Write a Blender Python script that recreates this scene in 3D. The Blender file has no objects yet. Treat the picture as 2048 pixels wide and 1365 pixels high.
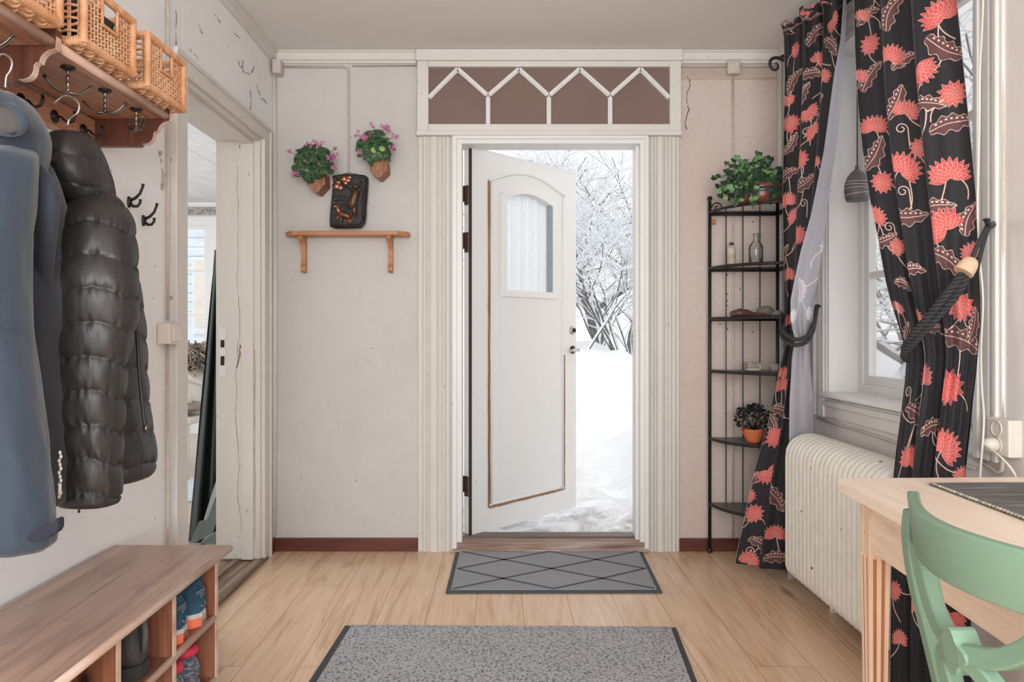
import bpy, math, random
import numpy as np
from mathutils import Vector, Matrix, noise
random.seed(7)
S = bpy.context.scene
COL = S.collection
PI = math.pi
# ---------------------------------------------------------------- camera, world, lights, exposure
F, CX, CY, H = 1500.0, 1005.0, 665.0, 1.115          # focal length and vanishing point in photo pixels, eye height
cd = bpy.data.cameras.new('camera'); cam = bpy.data.objects.new('camera', cd); COL.objects.link(cam)
cam.location = (0, 0, H); cam.rotation_euler = (PI/2, 0, 0)
cd.sensor_width = 36; cd.lens = 36*F/2048
cd.shift_x = (1024-CX)/2048; cd.shift_y = -(682.5-CY)/2048
cd.clip_start = .05; cd.clip_end = 200
S.camera = cam
wd = bpy.data.worlds.new('overcast'); S.world = wd; wd.use_nodes = True
bg = wd.node_tree.nodes['Background']; bg.inputs[0].default_value = (1, 1, 1, 1); bg.inputs[1].default_value = 1.29
def area(name, loc, rot, sx, sy, power, col=(1, 1, 1), portal=False):
    l = bpy.data.lights.new(name, 'AREA'); l.shape = 'RECTANGLE'; l.size = sx; l.size_y = sy
    l.energy = power; l.color = col
    o = bpy.data.objects.new(name, l); o.location = loc; o.rotation_euler = rot; COL.objects.link(o)
    if portal: l.cycles.is_portal = True
    return o
area('rear_fill', (.1, -2.30, 1.45), (PI/2, 0, 0), 2.3, 1.9, 142, (.945, .975, 1))  # added fill lamp, unseen behind the camera, brightens the whole hall
area('side_room_fill', (-4.6, 5.0, 1.7), (0, -PI/2, 0), 1.6, 3.0, 58, (.97, .985, 1))  # added fill lamp on the unbuilt side, brightens the side room
S.view_settings.view_transform = 'Standard'; S.view_settings.look = 'None'
S.view_settings.exposure = 0.0; S.view_settings.gamma = 1.0; S.view_settings.use_curve_mapping = False
S.cycles.use_denoising = True
S.cycles.max_bounces = 8; S.cycles.transparent_max_bounces = 12
S.cycles.sample_clamp_indirect = 6

# ---------------------------------------------------------------- helpers
def at(px, py, Y): return Vector(((px-CX)*Y/F, Y, H-(py-CY)*Y/F))
def flo(px, py, z=0.0):
    Y = (H-z)*F/(py-CY); return Vector(((px-CX)*Y/F, Y, z))
def onx(px, py, X):                                  # point on the plane x = X
    Y = X*F/(px-CX); return Vector((X, Y, H-(py-CY)*Y/F))
ORG = {}
class MB:
    def __init__(s): s.v = []; s.f = []; s.sm = []; s.nb = 0
    def add(s, vs, fs, smooth=False):
        o = len(s.v); s.v += [tuple(v) for v in vs]
        for f in fs: s.f.append(tuple(i+o for i in f)); s.sm.append(smooth)
        return s
    def box(s, x0, x1, y0, y1, z0, z1):
        e = .00018*(s.nb % 9); s.nb += 1                # keeps faces of overlapping boxes from coinciding
        x0, y0, z0 = x0-e, y0-e, z0-e; x1, y1, z1 = x1+e, y1+e, z1+e
        vs = [(x, y, z) for x in (x0, x1) for y in (y0, y1) for z in (z0, z1)]
        return s.add(vs, [(0, 1, 3, 2), (4, 6, 7, 5), (0, 4, 5, 1), (2, 3, 7, 6), (0, 2, 6, 4), (1, 5, 7, 3)])
    def hexa(s, a, b):                               # two quads of four points, a below b, same winding
        vs = list(a)+list(b)
        return s.add(vs, [(3, 2, 1, 0), (4, 5, 6, 7)]+[(i, (i+1) % 4, 4+(i+1) % 4, 4+i) for i in range(4)])
    def loft(s, rings, caps=True, smooth=True, closed=False):
        n = len(rings[0]); vs = [p for r in rings for p in r]; fs = []
        m = len(rings)
        for i in range(m if closed else m-1):
            for j in range(n):
                a = i*n+j; b = i*n+(j+1) % n; i2 = (i+1) % m
                fs.append((a, b, i2*n+(j+1) % n, i2*n+j))
        s.add(vs, fs, smooth)
        if caps and not closed:
            o = len(s.v)-len(vs)
            s.f.append(tuple(o+j for j in reversed(range(n)))); s.sm.append(False)
            s.f.append(tuple(o+(m-1)*n+j for j in range(n))); s.sm.append(False)
        return s
    def tube(s, pts, r, n=8, caps=True, closed=False, flat=1.0):
        pts = [Vector(p) for p in pts]; m = len(pts)
        rs = r if isinstance(r, (list, tuple)) else [r]*m
        rings = []; up = None
        for i, p in enumerate(pts):
            if closed: t = pts[(i+1) % m]-pts[i-1]
            else: t = pts[min(i+1, m-1)]-pts[max(i-1, 0)]
            if t.length < 1e-9: t = Vector((0, 0, 1))
            t.normalize()
            if up is None:
                up = Vector((0, 0, 1)) if abs(t.z) < .9 else Vector((1, 0, 0))
            u = up-t*up.dot(t)
            if u.length < 1e-6: u = t.orthogonal()
            u.normalize(); w = t.cross(u); up = u
            rings.append([p+(u*math.cos(2*PI*k/n)*flat+w*math.sin(2*PI*k/n))*rs[i] for k in range(n)])
        return s.loft(rings, caps, True, closed)
    def lathe(s, prof, c=(0, 0, 0), n=24, M=None):
        c = Vector(c); rings = []
        for r, z in prof:
            ring = [Vector((max(r, 1e-4)*math.cos(2*PI*k/n), max(r, 1e-4)*math.sin(2*PI*k/n), z)) for k in range(n)]
            rings.append([c+(M @ p if M else p) for p in ring])
        return s.loft(rings, True, True)
    def prism(s, poly, fn, a, b, smooth=False):      # poly of 2D points, fn(u, v, w) -> 3D, extruded from w=a to w=b
        n = len(poly)
        vs = [fn(u, v, a) for u, v in poly]+[fn(u, v, b) for u, v in poly]
        s.add(vs, [(i, (i+1) % n, n+(i+1) % n, n+i) for i in range(n)], smooth)
        s.add(vs, [tuple(reversed(range(n))), tuple(range(n, 2*n))])
        return s
    def grid(s, P, smooth=True, flip=False):
        nr, nc = len(P), len(P[0])
        fs = []
        for i in range(nr-1):
            for j in range(nc-1):
                q = (i*nc+j, i*nc+j+1, (i+1)*nc+j+1, (i+1)*nc+j)
                fs.append(q[::-1] if flip else q)
        return s.add([p for r in P for p in r], fs, smooth)
    def ball(s, c, r, n=12, m=8, sc=(1, 1, 1), fn=None):
        c = Vector(c); rings = []
        for i in range(m+1):
            a = PI*i/m; ring = []
            for k in range(n):
                d = Vector((math.sin(a)*math.cos(2*PI*k/n), math.sin(a)*math.sin(2*PI*k/n), -math.cos(a)))
                rr = r*(fn(d) if fn else 1)
                ring.append(c+Vector((d.x*sc[0], d.y*sc[1], d.z*sc[2]))*rr)
            rings.append(ring)
        return s.loft(rings, False, True)
    def build(s, name, m, parent=None, org=None, bevel=0, seg=2, solid=0, sub=0, fixn=True):
        if org is None:
            if parent is not None: org = ORG[parent.name]
            else:
                a = np.array(s.v); org = Vector(((a[:, 0].min()+a[:, 0].max())/2, (a[:, 1].min()+a[:, 1].max())/2, a[:, 2].min()))
        org = Vector(org)
        me = bpy.data.meshes.new(name)
        me.from_pydata([(v[0]-org.x, v[1]-org.y, v[2]-org.z) for v in s.v], [], s.f)
        me.polygons.foreach_set('use_smooth', s.sm)
        me.materials.append(m); me.update()
        o = bpy.data.objects.new(name, me); COL.objects.link(o)
        if fixn:
            import bmesh
            b = bmesh.new(); b.from_mesh(me); bmesh.ops.recalc_face_normals(b, faces=b.faces); b.to_mesh(me); b.free()
        if parent is not None: o.parent = parent
        else: o.location = org
        ORG[o.name] = org
        if bevel:
            md = o.modifiers.new('bevel', 'BEVEL'); md.width = bevel; md.segments = seg; md.limit_method = 'ANGLE'; md.angle_limit = .6
        if solid:
            md = o.modifiers.new('solid', 'SOLIDIFY'); md.thickness = solid; md.offset = 0
        if sub:
            md = o.modifiers.new('sub', 'SUBSURF'); md.levels = sub; md.render_levels = sub
        return o
def tag(o, label, cat=None, group=None, kind=None):
    o['label'] = label
    if cat: o['category'] = cat
    if group: o['group'] = group
    if kind: o['kind'] = kind
    return o
def thing(name, label, cat, loc=(0, 0, 0), rz=0, group=None, kind=None, local=False):
    o = bpy.data.objects.new(name, None); COL.objects.link(o); o.empty_display_size = .05
    o.location = loc; o.rotation_euler = (0, 0, rz)
    ORG[o.name] = Vector((0, 0, 0)) if local else Vector(loc)
    return tag(o, label, cat, group, kind)
def struct(o, label): o['kind'] = 'structure'; o['label'] = label; return o
def spline(pts, n):                                   # Catmull-Rom through points (any dimension)
    P = [np.array(p, float) for p in pts]; P = [2*P[0]-P[1]]+P+[2*P[-1]-P[-2]]
    out = []; m = len(P)-3
    for k in range(n):
        t = k/(n-1)*m; i = min(int(t), m-1); u = t-i
        a, b, c, d = P[i:i+4]
        out.append(.5*((2*b)+(c-a)*u+(2*a-5*b+4*c-d)*u*u+(3*b-a-3*c+d)*u**3))
    return out
def pxpath(pts, n): return [at(*q) for q in spline(pts, n)]
def rope(mb, path, r, strands=3, pitch=.035, n=6):
    path = [Vector(p) for p in path]; L = [0]
    for a, b in zip(path, path[1:]): L.append(L[-1]+(b-a).length)
    N = max(12, int(L[-1]/pitch*9)); pts = []
    for k in range(N+1):
        d = L[-1]*k/N; i = max(0, min(np.searchsorted(L, d)-1, len(path)-2)); u = (d-L[i])/max(1e-9, L[i+1]-L[i])
        pts.append((path[i].lerp(path[i+1], u), (path[i+1]-path[i]).normalized(), d))
    for s_ in range(strands):
        q = []; up = Vector((.3, .2, 1)).normalized()
        for p, t, d in pts:
            u = (up-t*up.dot(t)).normalized(); w = t.cross(u); a = 2*PI*d/pitch+2*PI*s_/strands
            q.append(p+(u*math.cos(a)+w*math.sin(a))*r*.60)
        mb.tube(q, r*.50, n)

# ---------------------------------------------------------------- materials
def c(r, g, b):
    f = lambda x: (x/12.92 if x <= .04045 else ((x+.055)/1.055)**2.4)
    return (f(r/255), f(g/255), f(b/255), 1)
def nodes(name):
    m = bpy.data.materials.new(name); m.use_nodes = True
    return m, m.node_tree, m.node_tree.nodes['Principled BSDF']
def N(t, kind, **kw):
    n = t.nodes.new(kind)
    for k, v in kw.items():
        if k in n.inputs: n.inputs[k].default_value = v
        else: setattr(n, k, v)
    return n
def coords(t, scale=(1, 1, 1), rot=(0, 0, 0), loc=(0, 0, 0)):
    tc = t.nodes.new('ShaderNodeTexCoord'); mp = t.nodes.new('ShaderNodeMapping')
    mp.inputs['Scale'].default_value = scale; mp.inputs['Rotation'].default_value = rot; mp.inputs['Location'].default_value = loc
    t.links.new(tc.outputs['Object'], mp.inputs[0]); return mp.outputs[0]
def ramp(t, fac, stops):
    r = t.nodes.new('ShaderNodeValToRGB'); e = r.color_ramp.elements
    while len(e) < len(stops): e.new(.5)
    for k, (p, col) in enumerate(stops): e[k].position = p; e[k].color = col
    t.links.new(fac, r.inputs[0]); return r.outputs[0]
def mix(t, fac, a, b, mode='MIX'):
    m = t.nodes.new('ShaderNodeMix'); m.data_type = 'RGBA'; m.blend_type = mode
    for s_, i in ((fac, 0), (a, 6), (b, 7)):
        if hasattr(s_, 'type') and not isinstance(s_, (tuple, float)): t.links.new(s_, m.inputs[i])
        else: m.inputs[i].default_value = s_
    return m.outputs[2]
def bumpn(t, b, h, strength=.3, dist=.004):
    n = t.nodes.new('ShaderNodeBump'); n.inputs['Strength'].default_value = strength; n.inputs['Distance'].default_value = dist
    t.links.new(h, n.inputs['Height']); t.links.new(n.outputs[0], b.inputs['Normal'])
def pm(name, col, rough=.5, metal=0, col2=None, vs=6, detail=4, bump=0, bs=60, stretch=(1, 1, 1), sheen=0, coat=0, spec=.5, bd=.004):
    m, t, b = nodes(name)
    b.inputs['Roughness'].default_value = rough; b.inputs['Metallic'].default_value = metal
    b.inputs['Specular IOR Level'].default_value = spec
    b.inputs['Sheen Weight'].default_value = sheen; b.inputs['Coat Weight'].default_value = coat
    v = coords(t, stretch)
    n = N(t, 'ShaderNodeTexNoise', Scale=vs, Detail=detail); t.links.new(v, n.inputs[0])
    c2 = col2 or tuple(x*.85 for x in col[:3])+(1,)
    t.links.new(ramp(t, n.outputs[0], [(.3, c2), (.7, col)]), b.inputs['Base Color'])
    if bump:
        n2 = N(t, 'ShaderNodeTexNoise', Scale=bs, Detail=3.0); t.links.new(v, n2.inputs[0])
        bumpn(t, b, n2.outputs[0], bump, bd)
    return m
def wood(name, light, mid, dark, axis=1, rough=.4, scale=1.0, knots=0, grain=1.0, stain=0):
    m, t, b = nodes(name); b.inputs['Roughness'].default_value = rough
    st = [14*scale]*3; st[axis] = 1.1*scale
    v = coords(t, tuple(st))
    n = N(t, 'ShaderNodeTexNoise', Scale=1.6, Detail=8.0, Distortion=1.2); t.links.new(v, n.inputs[0])
    st2 = [90*scale]*3; st2[axis] = 2.5*scale
    v2 = coords(t, tuple(st2))
    n2 = N(t, 'ShaderNodeTexNoise', Scale=1.5, Detail=4.0); t.links.new(v2, n2.inputs[0])
    colr = ramp(t, n.outputs[0], [(.28, dark), (.48, mid), (.72, light)])
    colr = mix(t, .35*grain, colr, ramp(t, n2.outputs[0], [(.35, dark), (.65, light)]))
    if knots:
        st3 = [6]*3; st3[axis] = 2.2
        vo = N(t, 'ShaderNodeTexVoronoi', Scale=knots); v3 = coords(t, tuple(st3)); t.links.new(v3, vo.inputs['Vector'])
        k = ramp(t, vo.outputs['Distance'], [(.06, (1, 1, 1, 1)), (.16, (0, 0, 0, 1))])
        colr = mix(t, k, colr, tuple(x*.35 for x in dark[:3])+(1,))
    if stain:
        st4 = [5.0]*3; st4[axis] = 1.7; v4 = coords(t, tuple(st4)); n4 = N(t, 'ShaderNodeTexNoise', Scale=1.5, Detail=6.0, Roughness=.65); t.links.new(v4, n4.inputs[0])
        colr = mix(t, ramp(t, n4.outputs[0], [(.55, (0, 0, 0, 1)), (.70, (stain,)*3+(1,))]), colr, tuple(x*.45 for x in dark[:3])+(1,))
    t.links.new(colr, b.inputs['Base Color'])
    bumpn(t, b, n2.outputs[0], .12, .002)
    return m
def paint(name, col, dirt, rough=.55, crack=0.0, dirtamt=.35, bs=30, bump=.15, st=(1, 1, 1)):       # old painted wood or plaster with mottling, chips and cracks
    m, t, b = nodes(name); b.inputs['Roughness'].default_value = rough
    v = coords(t, st)
    n = N(t, 'ShaderNodeTexNoise', Scale=1.3, Detail=6.0); t.links.new(v, n.inputs[0])
    n3 = N(t, 'ShaderNodeTexNoise', Scale=9.0, Detail=6.0, Roughness=.7); t.links.new(v, n3.inputs[0])
    k = mix(t, .4, n.outputs[0], n3.outputs[0])
    colr = mix(t, ramp(t, k, [(.32, (dirtamt,)*3+(1,)), (.56, (0, 0, 0, 1))]), col, dirt)
    sp = N(t, 'ShaderNodeTexNoise', Scale=46.0, Detail=2.0); t.links.new(v, sp.inputs[0])
    colr = mix(t, ramp(t, sp.outputs[0], [(.755, (0, 0, 0, 1)), (.775, (.7,)*3+(1,))]), colr, c(95, 75, 62))
    if crack:
        dn = N(t, 'ShaderNodeTexNoise', Scale=6.0, Detail=4.0); t.links.new(v, dn.inputs[0])
        vv = mix(t, .12, v, dn.outputs['Color'])
        vo = N(t, 'ShaderNodeTexVoronoi', feature='DISTANCE_TO_EDGE', Scale=5.0); t.links.new(vv, vo.inputs['Vector'])
        e = ramp(t, vo.outputs['Distance'], [(.0, (1, 1, 1, 1)), (.012, (0, 0, 0, 1))])
        mk = N(t, 'ShaderNodeTexNoise', Scale=2.1, Detail=2.0); t.links.new(v, mk.inputs[0])
        km = ramp(t, mk.outputs[0], [(.56, (0, 0, 0, 1)), (.64, (crack,)*3+(1,))])
        colr = mix(t, mix(t, 1.0, e, km, 'MULTIPLY'), colr, c(70, 58, 50))
    t.links.new(colr, b.inputs['Base Color'])
    n2 = N(t, 'ShaderNodeTexNoise', Scale=float(bs), Detail=4.0); t.links.new(v, n2.inputs[0])
    bumpn(t, b, n2.outputs[0], bump, .004)
    return m
def glassy(name, tint=(1, 1, 1, 1), refl=.12, rough=0.02):
    m = bpy.data.materials.new(name); m.use_nodes = True; t = m.node_tree; t.nodes.clear()
    o = t.nodes.new('ShaderNodeOutputMaterial'); tr = N(t, 'ShaderNodeBsdfTransparent', Color=tint)
    gl = N(t, 'ShaderNodeBsdfGlossy', Roughness=rough); fr = N(t, 'ShaderNodeLayerWeight', Blend=.25)
    ml = N(t, 'ShaderNodeMath', operation='MULTIPLY'); ml.inputs[1].default_value = refl*4
    t.links.new(fr.outputs['Fresnel'], ml.inputs[0])
    mx = t.nodes.new('ShaderNodeMixShader'); t.links.new(ml.outputs[0], mx.inputs[0]); t.links.new(tr.outputs[0], mx.inputs[1]); t.links.new(gl.outputs[0], mx.inputs[2])
    t.links.new(mx.outputs[0], o.inputs[0]); return m

M_wall = paint('plaster_white', c(204, 201, 197), c(184, 178, 172), .7, 0, .45, 25)
M_wallL = paint('plaster_left', c(242, 242, 242), c(224, 222, 219), .65, 0, .4, 25)  # albedo raised to carry the window light falling on the left wall
M_wallpaper = None
def wallpaper():
    m, t, b = nodes('pink_wallpaper'); b.inputs['Roughness'].default_value = .8
    v = coords(t)
    n = N(t, 'ShaderNodeTexNoise', Scale=1.6, Detail=5.0); t.links.new(v, n.inputs[0])
    v2 = coords(t, (60, 60, 220)); n2 = N(t, 'ShaderNodeTexNoise', Scale=1.0, Detail=3.0); t.links.new(v2, n2.inputs[0])
    colr = ramp(t, n.outputs[0], [(.35, c(210, 190, 182)), (.65, c(210, 199, 190))])
    colr = mix(t, .18, colr, ramp(t, n2.outputs[0], [(.3, c(165, 138, 128)), (.7, c(226, 214, 206))]))
    t.links.new(colr, b.inputs['Base Color']); bumpn(t, b, n2.outputs[0], .15, .003)
    return m
M_wallpaper = wallpaper()
M_wallR = paint('plaster_right', c(224, 218, 214), c(208, 192, 186), .75, 0, .5, 30)
M_ceil = paint('ceiling_paint', c(232, 229, 226), c(222, 217, 212), .75, 0, .3, 14, .1)
M_trim = paint('trim_paint', c(222, 219, 214), c(192, 185, 177), .45, 0, .35, 40)
M_trimold = paint('trim_paint_cracked', c(220, 216, 210), c(184, 174, 164), .5, 0, .32, 40, .15, (1.6, 1.6, .35))
M_white = paint('white_paint', c(232, 231, 229), c(212, 210, 207), .4, 0, .3, 30, .06)
M_doorw = paint('door_paint', c(228, 228, 227), c(216, 215, 213), .45, 0, .25, 20, .05)
M_transom = pm('brown_board', c(132, 108, 98), .6, col2=c(120, 97, 89), vs=1.5)
M_basebd = wood('baseboard_wood', c(120, 62, 42), c(98, 48, 33), c(64, 30, 22), 0, .5)
M_sillwood = wood('threshold_wood', c(205, 190, 178), c(150, 118, 98), c(88, 58, 46), 0, .55)
M_worn = wood('worn_wood', c(186, 146, 112), c(142, 100, 70), c(88, 58, 42), 2, .7, 2)
M_pine = wood('honey_pine', c(206, 150, 104), c(186, 126, 82), c(150, 94, 60), 0, .4)
M_rackwood = wood('stained_pine_rack', c(206, 156, 124), c(180, 126, 96), c(130, 82, 62), 1, .38, 1, 0)
M_rackdark = wood('stained_pine_dark', c(112, 68, 52), c(92, 53, 41), c(62, 35, 28), 2, .4)
M_benchtop = wood('bench_top_wood', c(196, 166, 149), c(178, 146, 129), c(136, 106, 93), 1, .3, .7, 0, .7, .5)
M_bench = wood('bench_side_wood', c(158, 106, 78), c(132, 82, 60), c(88, 52, 40), 2, .42, 1, 1.1)
M_edge = pm('edge_highlight_wood', c(230, 208, 194), .32, col2=c(192, 150, 126), vs=20, stretch=(1, .2, 1))  # pale highlight along board edges, put into the base colour
M_black = pm('black_iron', c(40, 39, 40), .45, .3, bump=.1, bs=120)
M_steel = pm('tarnished_steel', c(150, 140, 132), .32, .9, col2=c(80, 72, 68), vs=30)
M_darkmetal = pm('dark_metal', c(62, 56, 54), .4, .8)
M_brownmetal = pm('brown_hinge_metal', c(82, 60, 56), .45, .3)
M_chrome = pm('satin_steel', c(196, 192, 188), .25, .9)
M_plastic = pm('cream_plastic', c(226, 220, 208), .4, col2=c(216, 208, 196))
M_cable = pm('painted_cable', c(208, 198, 188), .6, col2=c(188, 176, 166), vs=18)
M_glass = glassy('window_glass')
M_clear = glassy('bottle_glass', (.955, .97, .965, 1), .22)
M_shelfglass = glassy('smoked_shelf_glass', (.72, .70, .68, 1), .2)
def frosted():
    m = bpy.data.materials.new('frosted_glass'); m.use_nodes = True; t = m.node_tree; t.nodes.clear()
    o = t.nodes.new('ShaderNodeOutputMaterial'); tl = N(t, 'ShaderNodeBsdfTranslucent', Color=(.99, 1, 1, 1)); rf = N(t, 'ShaderNodeBsdfRefraction', Roughness=.45, IOR=1.08, Color=(1, 1, 1, 1))
    v = coords(t); n = N(t, 'ShaderNodeTexVoronoi', Scale=110.0); t.links.new(v, n.inputs['Vector'])
    bp = N(t, 'ShaderNodeBump', Strength=.5, Distance=.004); t.links.new(n.outputs[0], bp.inputs['Height'])
    t.links.new(bp.outputs[0], rf.inputs['Normal']); t.links.new(bp.outputs[0], tl.inputs['Normal'])
    mx = N(t, 'ShaderNodeMixShader'); mx.inputs[0].default_value = .30
    t.links.new(tl.outputs[0], mx.inputs[1]); t.links.new(rf.outputs[0], mx.inputs[2]); t.links.new(mx.outputs[0], o.inputs[0]); return m
M_frost = frosted()
def floor_mat(name, cols, pw=.19, pl=1.28):
    m, t, b = nodes(name); b.inputs['Roughness'].default_value = .22
    v = coords(t, rot=(0, 0, PI/2), loc=(.03, .045, 0))
    br = N(t, 'ShaderNodeTexBrick'); br.offset = .37
    for k, val in (('Scale', 1.0), ('Mortar Size', .0011), ('Brick Width', pl), ('Row Height', pw), ('Bias', 0.0)): br.inputs[k].default_value = val
    br.inputs['Color1'].default_value = (.0, 0, 0, 1); br.inputs['Color2'].default_value = (1, 1, 1, 1); br.inputs['Mortar'].default_value = (.5, .5, .5, 1)
    t.links.new(v, br.inputs[0])
    vv = coords(t, (9, .75, 1))
    off = N(t, 'ShaderNodeVectorMath', operation='ADD'); t.links.new(vv, off.inputs[0])
    sc = N(t, 'ShaderNodeVectorMath', operation='SCALE'); sc.inputs['Scale'].default_value = 13.0; t.links.new(br.outputs['Color'], sc.inputs[0]); t.links.new(sc.outputs[0], off.inputs[1])
    n = N(t, 'ShaderNodeTexNoise', Scale=1.9, Detail=9.0, Roughness=.62, Distortion=1.6); t.links.new(off.outputs[0], n.inputs[0])
    v3 = coords(t, (120, 3, 1)); n3 = N(t, 'ShaderNodeTexNoise', Scale=1.3, Detail=3.0); t.links.new(v3, n3.inputs[0])
    colr = ramp(t, n.outputs[0], [(.25, cols[2]), (.45, cols[1]), (.68, cols[0])])
    colr = mix(t, .22, colr, ramp(t, n3.outputs[0], [(.35, cols[2]), (.65, cols[0])]))
    colr = mix(t, mix(t, 1.0, br.outputs['Color'], (.18, .18, .18, 1), 'MULTIPLY'), colr, cols[1])
    k1 = N(t, 'ShaderNodeTexVoronoi', Scale=1.0); kv = coords(t, (5.5, 2.0, 1)); kd = N(t, 'ShaderNodeTexNoise', Scale=3.0, Detail=4.0); t.links.new(kv, kd.inputs[0]); t.links.new(mix(t, .22, kv, kd.outputs['Color']), k1.inputs['Vector'])
    colr = mix(t, mix(t, 1.0, ramp(t, k1.outputs['Distance'], [(.02, (1, 1, 1, 1)), (.13, (0, 0, 0, 1))]), (.75, .75, .75, 1), 'MULTIPLY'), colr, tuple(x*.42 for x in cols[2][:3])+(1,))
    colr = mix(t, br.outputs['Fac'], colr, tuple(x*.72 for x in cols[2][:3])+(1,))
    t.links.new(colr, b.inputs['Base Color']); bumpn(t, b, n3.outputs[0], .05, .001); return m
M_floor = floor_mat('oak_laminate', (c(236, 208, 180), c(220, 186, 154), c(176, 134, 102)))
M_floor2 = floor_mat('side_room_floor', (c(205, 190, 178), c(190, 172, 158), c(160, 140, 126)))
# ================================================================ the setting
XL, XR, YB, ZC, YR = -1.17, 1.425, 3.83, 2.545, -2.4
struct(MB().box(XL, XR, YR, YB, -.06, 0).build('floor', M_floor), 'light oak laminate floor boards running towards the front door')
struct(MB().box(XL-.25, XR+.2, YR, YB+.12, ZC, ZC+.08).build('ceiling', M_ceil), 'plain beige white painted ceiling')
DY0, DY1, DZ = 2.745, 3.64, 2.057                        # doorway in the left wall
w = MB(); w.box(XL-.21, XL, YR, DY0, 0, ZC); w.box(XL-.21, XL, DY1, YB+.12, 0, ZC); w.box(XL-.21, XL, DY0, DY1, DZ, ZC)
struct(w.build('wall_left', M_wallL), 'white plaster wall with an open doorway')
OX0, OX1, OZ = -.25, .735, 2.11                         # front door opening in the back wall
w = MB(); w.box(XL, OX0, YB, YB+.12, 0, ZC); w.box(OX0, OX1, YB, YB+.12, OZ, ZC)
struct(w.build('wall_back', M_wall), 'off-white wall left of the front door')
struct(MB().box(OX1, XR, YB, YB+.12, 0, ZC).build('wall_back_right', M_wallpaper), 'faded pink papered wall right of the front door')
WY0, WY1, WZ0, WZ1 = 2.25, 3.28, .848, 2.33            # window opening in the right wall
w = MB(); w.box(XR, XR+.175, YR, WY0, 0, ZC); w.box(XR, XR+.175, WY1, YB+.12, 0, ZC); w.box(XR, XR+.175, WY0, WY1, 0, WZ0); w.box(XR, XR+.175, WY0, WY1, WZ1, ZC)
struct(w.build('wall_right', M_wallR), 'pale pinkish white wall holding the curtained window')
w = MB(); w.box(XL, XR, YR-.12, YR, 0, .5); w.box(XL, XR, YR-.12, YR, 2.4, ZC); w.box(XL, -1.05, YR-.12, YR, .5, 2.4); w.box(1.25, XR, YR-.12, YR, .5, 2.4)  # opening in this unseen wall is added so daylight can fill the room
struct(w.build('wall_rear', M_wall), 'wall behind the viewpoint with a wide opening added to let light in')
# cornices
def cove(u0, u1, fn):
    prof = [(0, 0), (0, -.058), (.010, -.058), (.012, -.05), (.022, -.042), (.026, -.010), (.034, -.008), (.034, 0)]
    return MB().prism(prof, fn, u0, u1)
struct(cove(XL, -.44, lambda a, b, w_: (w_, YB-a, ZC+b)).build('trim_1', M_trimold), 'painted cornice along the top of the off-white back wall')
struct(cove(.905, XR, lambda a, b, w_: (w_, YB-a, ZC+b)).build('trim_2', M_trim), 'painted cornice above the pink papered wall')
struct(cove(YR, YB-.03, lambda a, b, w_: (XL+a, w_, ZC+b)).build('trim_3', M_trimold), 'painted cornice along the top of the left wall')
struct(cove(YR, YB-.03, lambda a, b, w_: (XR-a, w_, ZC+b)).build('trim_4', M_trim), 'painted cornice along the top of the right wall')
struct(MB().tube([(XR-.012, YB-.012, 0), (XR-.012, YB-.012, ZC-.05)], .014, 8).build('trim_5', M_trim), 'narrow painted corner bead behind the corner shelf')
struct(MB().tube([(XL+.008, YB-.01, 0.08), (XL+.01, YB-.01, 1.2), (XL+.008, YB-.01, ZC-.05)], .012, 8).build('trim_6', M_trimold), 'cracked painted bead in the corner beside the doorway')
# wallpaper border with zigzag
bd = MB(); bd.box(.905, XR-.02, YB-.002, YB, 2.405, 2.475)
o = struct(bd.build('trim_7', pm('border_paper', c(198, 184, 172), .8, col2=c(186, 168, 156))), 'narrow wallpaper border band under the cornice')
z_ = MB(); pts = []
for k in range(17): pts.append((.92+k*.0305, YB-.004, 2.455 if k % 2 else 2.43))
z_.tube(pts, .0022, 5)
for zz in (2.412, 2.468): z_.tube([(.905, YB-.004, zz), (XR-.02, YB-.004, zz)], .0016, 5)
z_.build('zigzag_pattern', pm('border_print', c(216, 204, 194), .8), o)
# baseboards
struct(MB().box(XL+.01, -.43, YB-.018, YB, 0, .066).build('baseboard_back', M_basebd, bevel=.004), 'dark red brown baseboard under the off-white wall')
struct(MB().box(.90, XR, YB-.018, YB, 0, .064).build('baseboard_back_right', M_basebd, bevel=.004), 'dark red brown baseboard under the pink wall')
struct(MB().box(XL, XL+.016, 3.765, YB-.01, 0, .07).build('baseboard_left', M_basebd, bevel=.004), 'short dark baseboard end beside the doorway')
struct(MB().box(XR-.015, XR, YR, YB, 0, .06).build('baseboard_right', M_basebd, bevel=.004), 'dark baseboard under the window wall')
# fluted door casings
def pilaster(x0, x1):
    prof = []; n = 60
    lobes = [(0, .13, .016), (.13, .24, .024), (.25, .32, .019), (.33, .55, .027), (.56, .66, .019), (.67, .77, .024), (.77, .90, .02), (.90, 1, .012)]
    for a, b, h in lobes:
        for k in range(7):
            t = k/6; prof.append((x0+(x1-x0)*(a+(b-a)*t), -(h*(.72+.28*math.sin(PI*t)))))
    prof = [(x0, 0)]+prof+[(x1, 0)]
    return MB().prism(prof, lambda u, v, w_: (u, YB+v, w_), .0, 2.115)
struct(pilaster(-.43, -.248).build('trim_8', M_trimold), 'fluted white door casing on the hinge side')
struct(pilaster(.730, .902).build('trim_9', M_trimold), 'fluted white door casing beside the pink wall')
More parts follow.
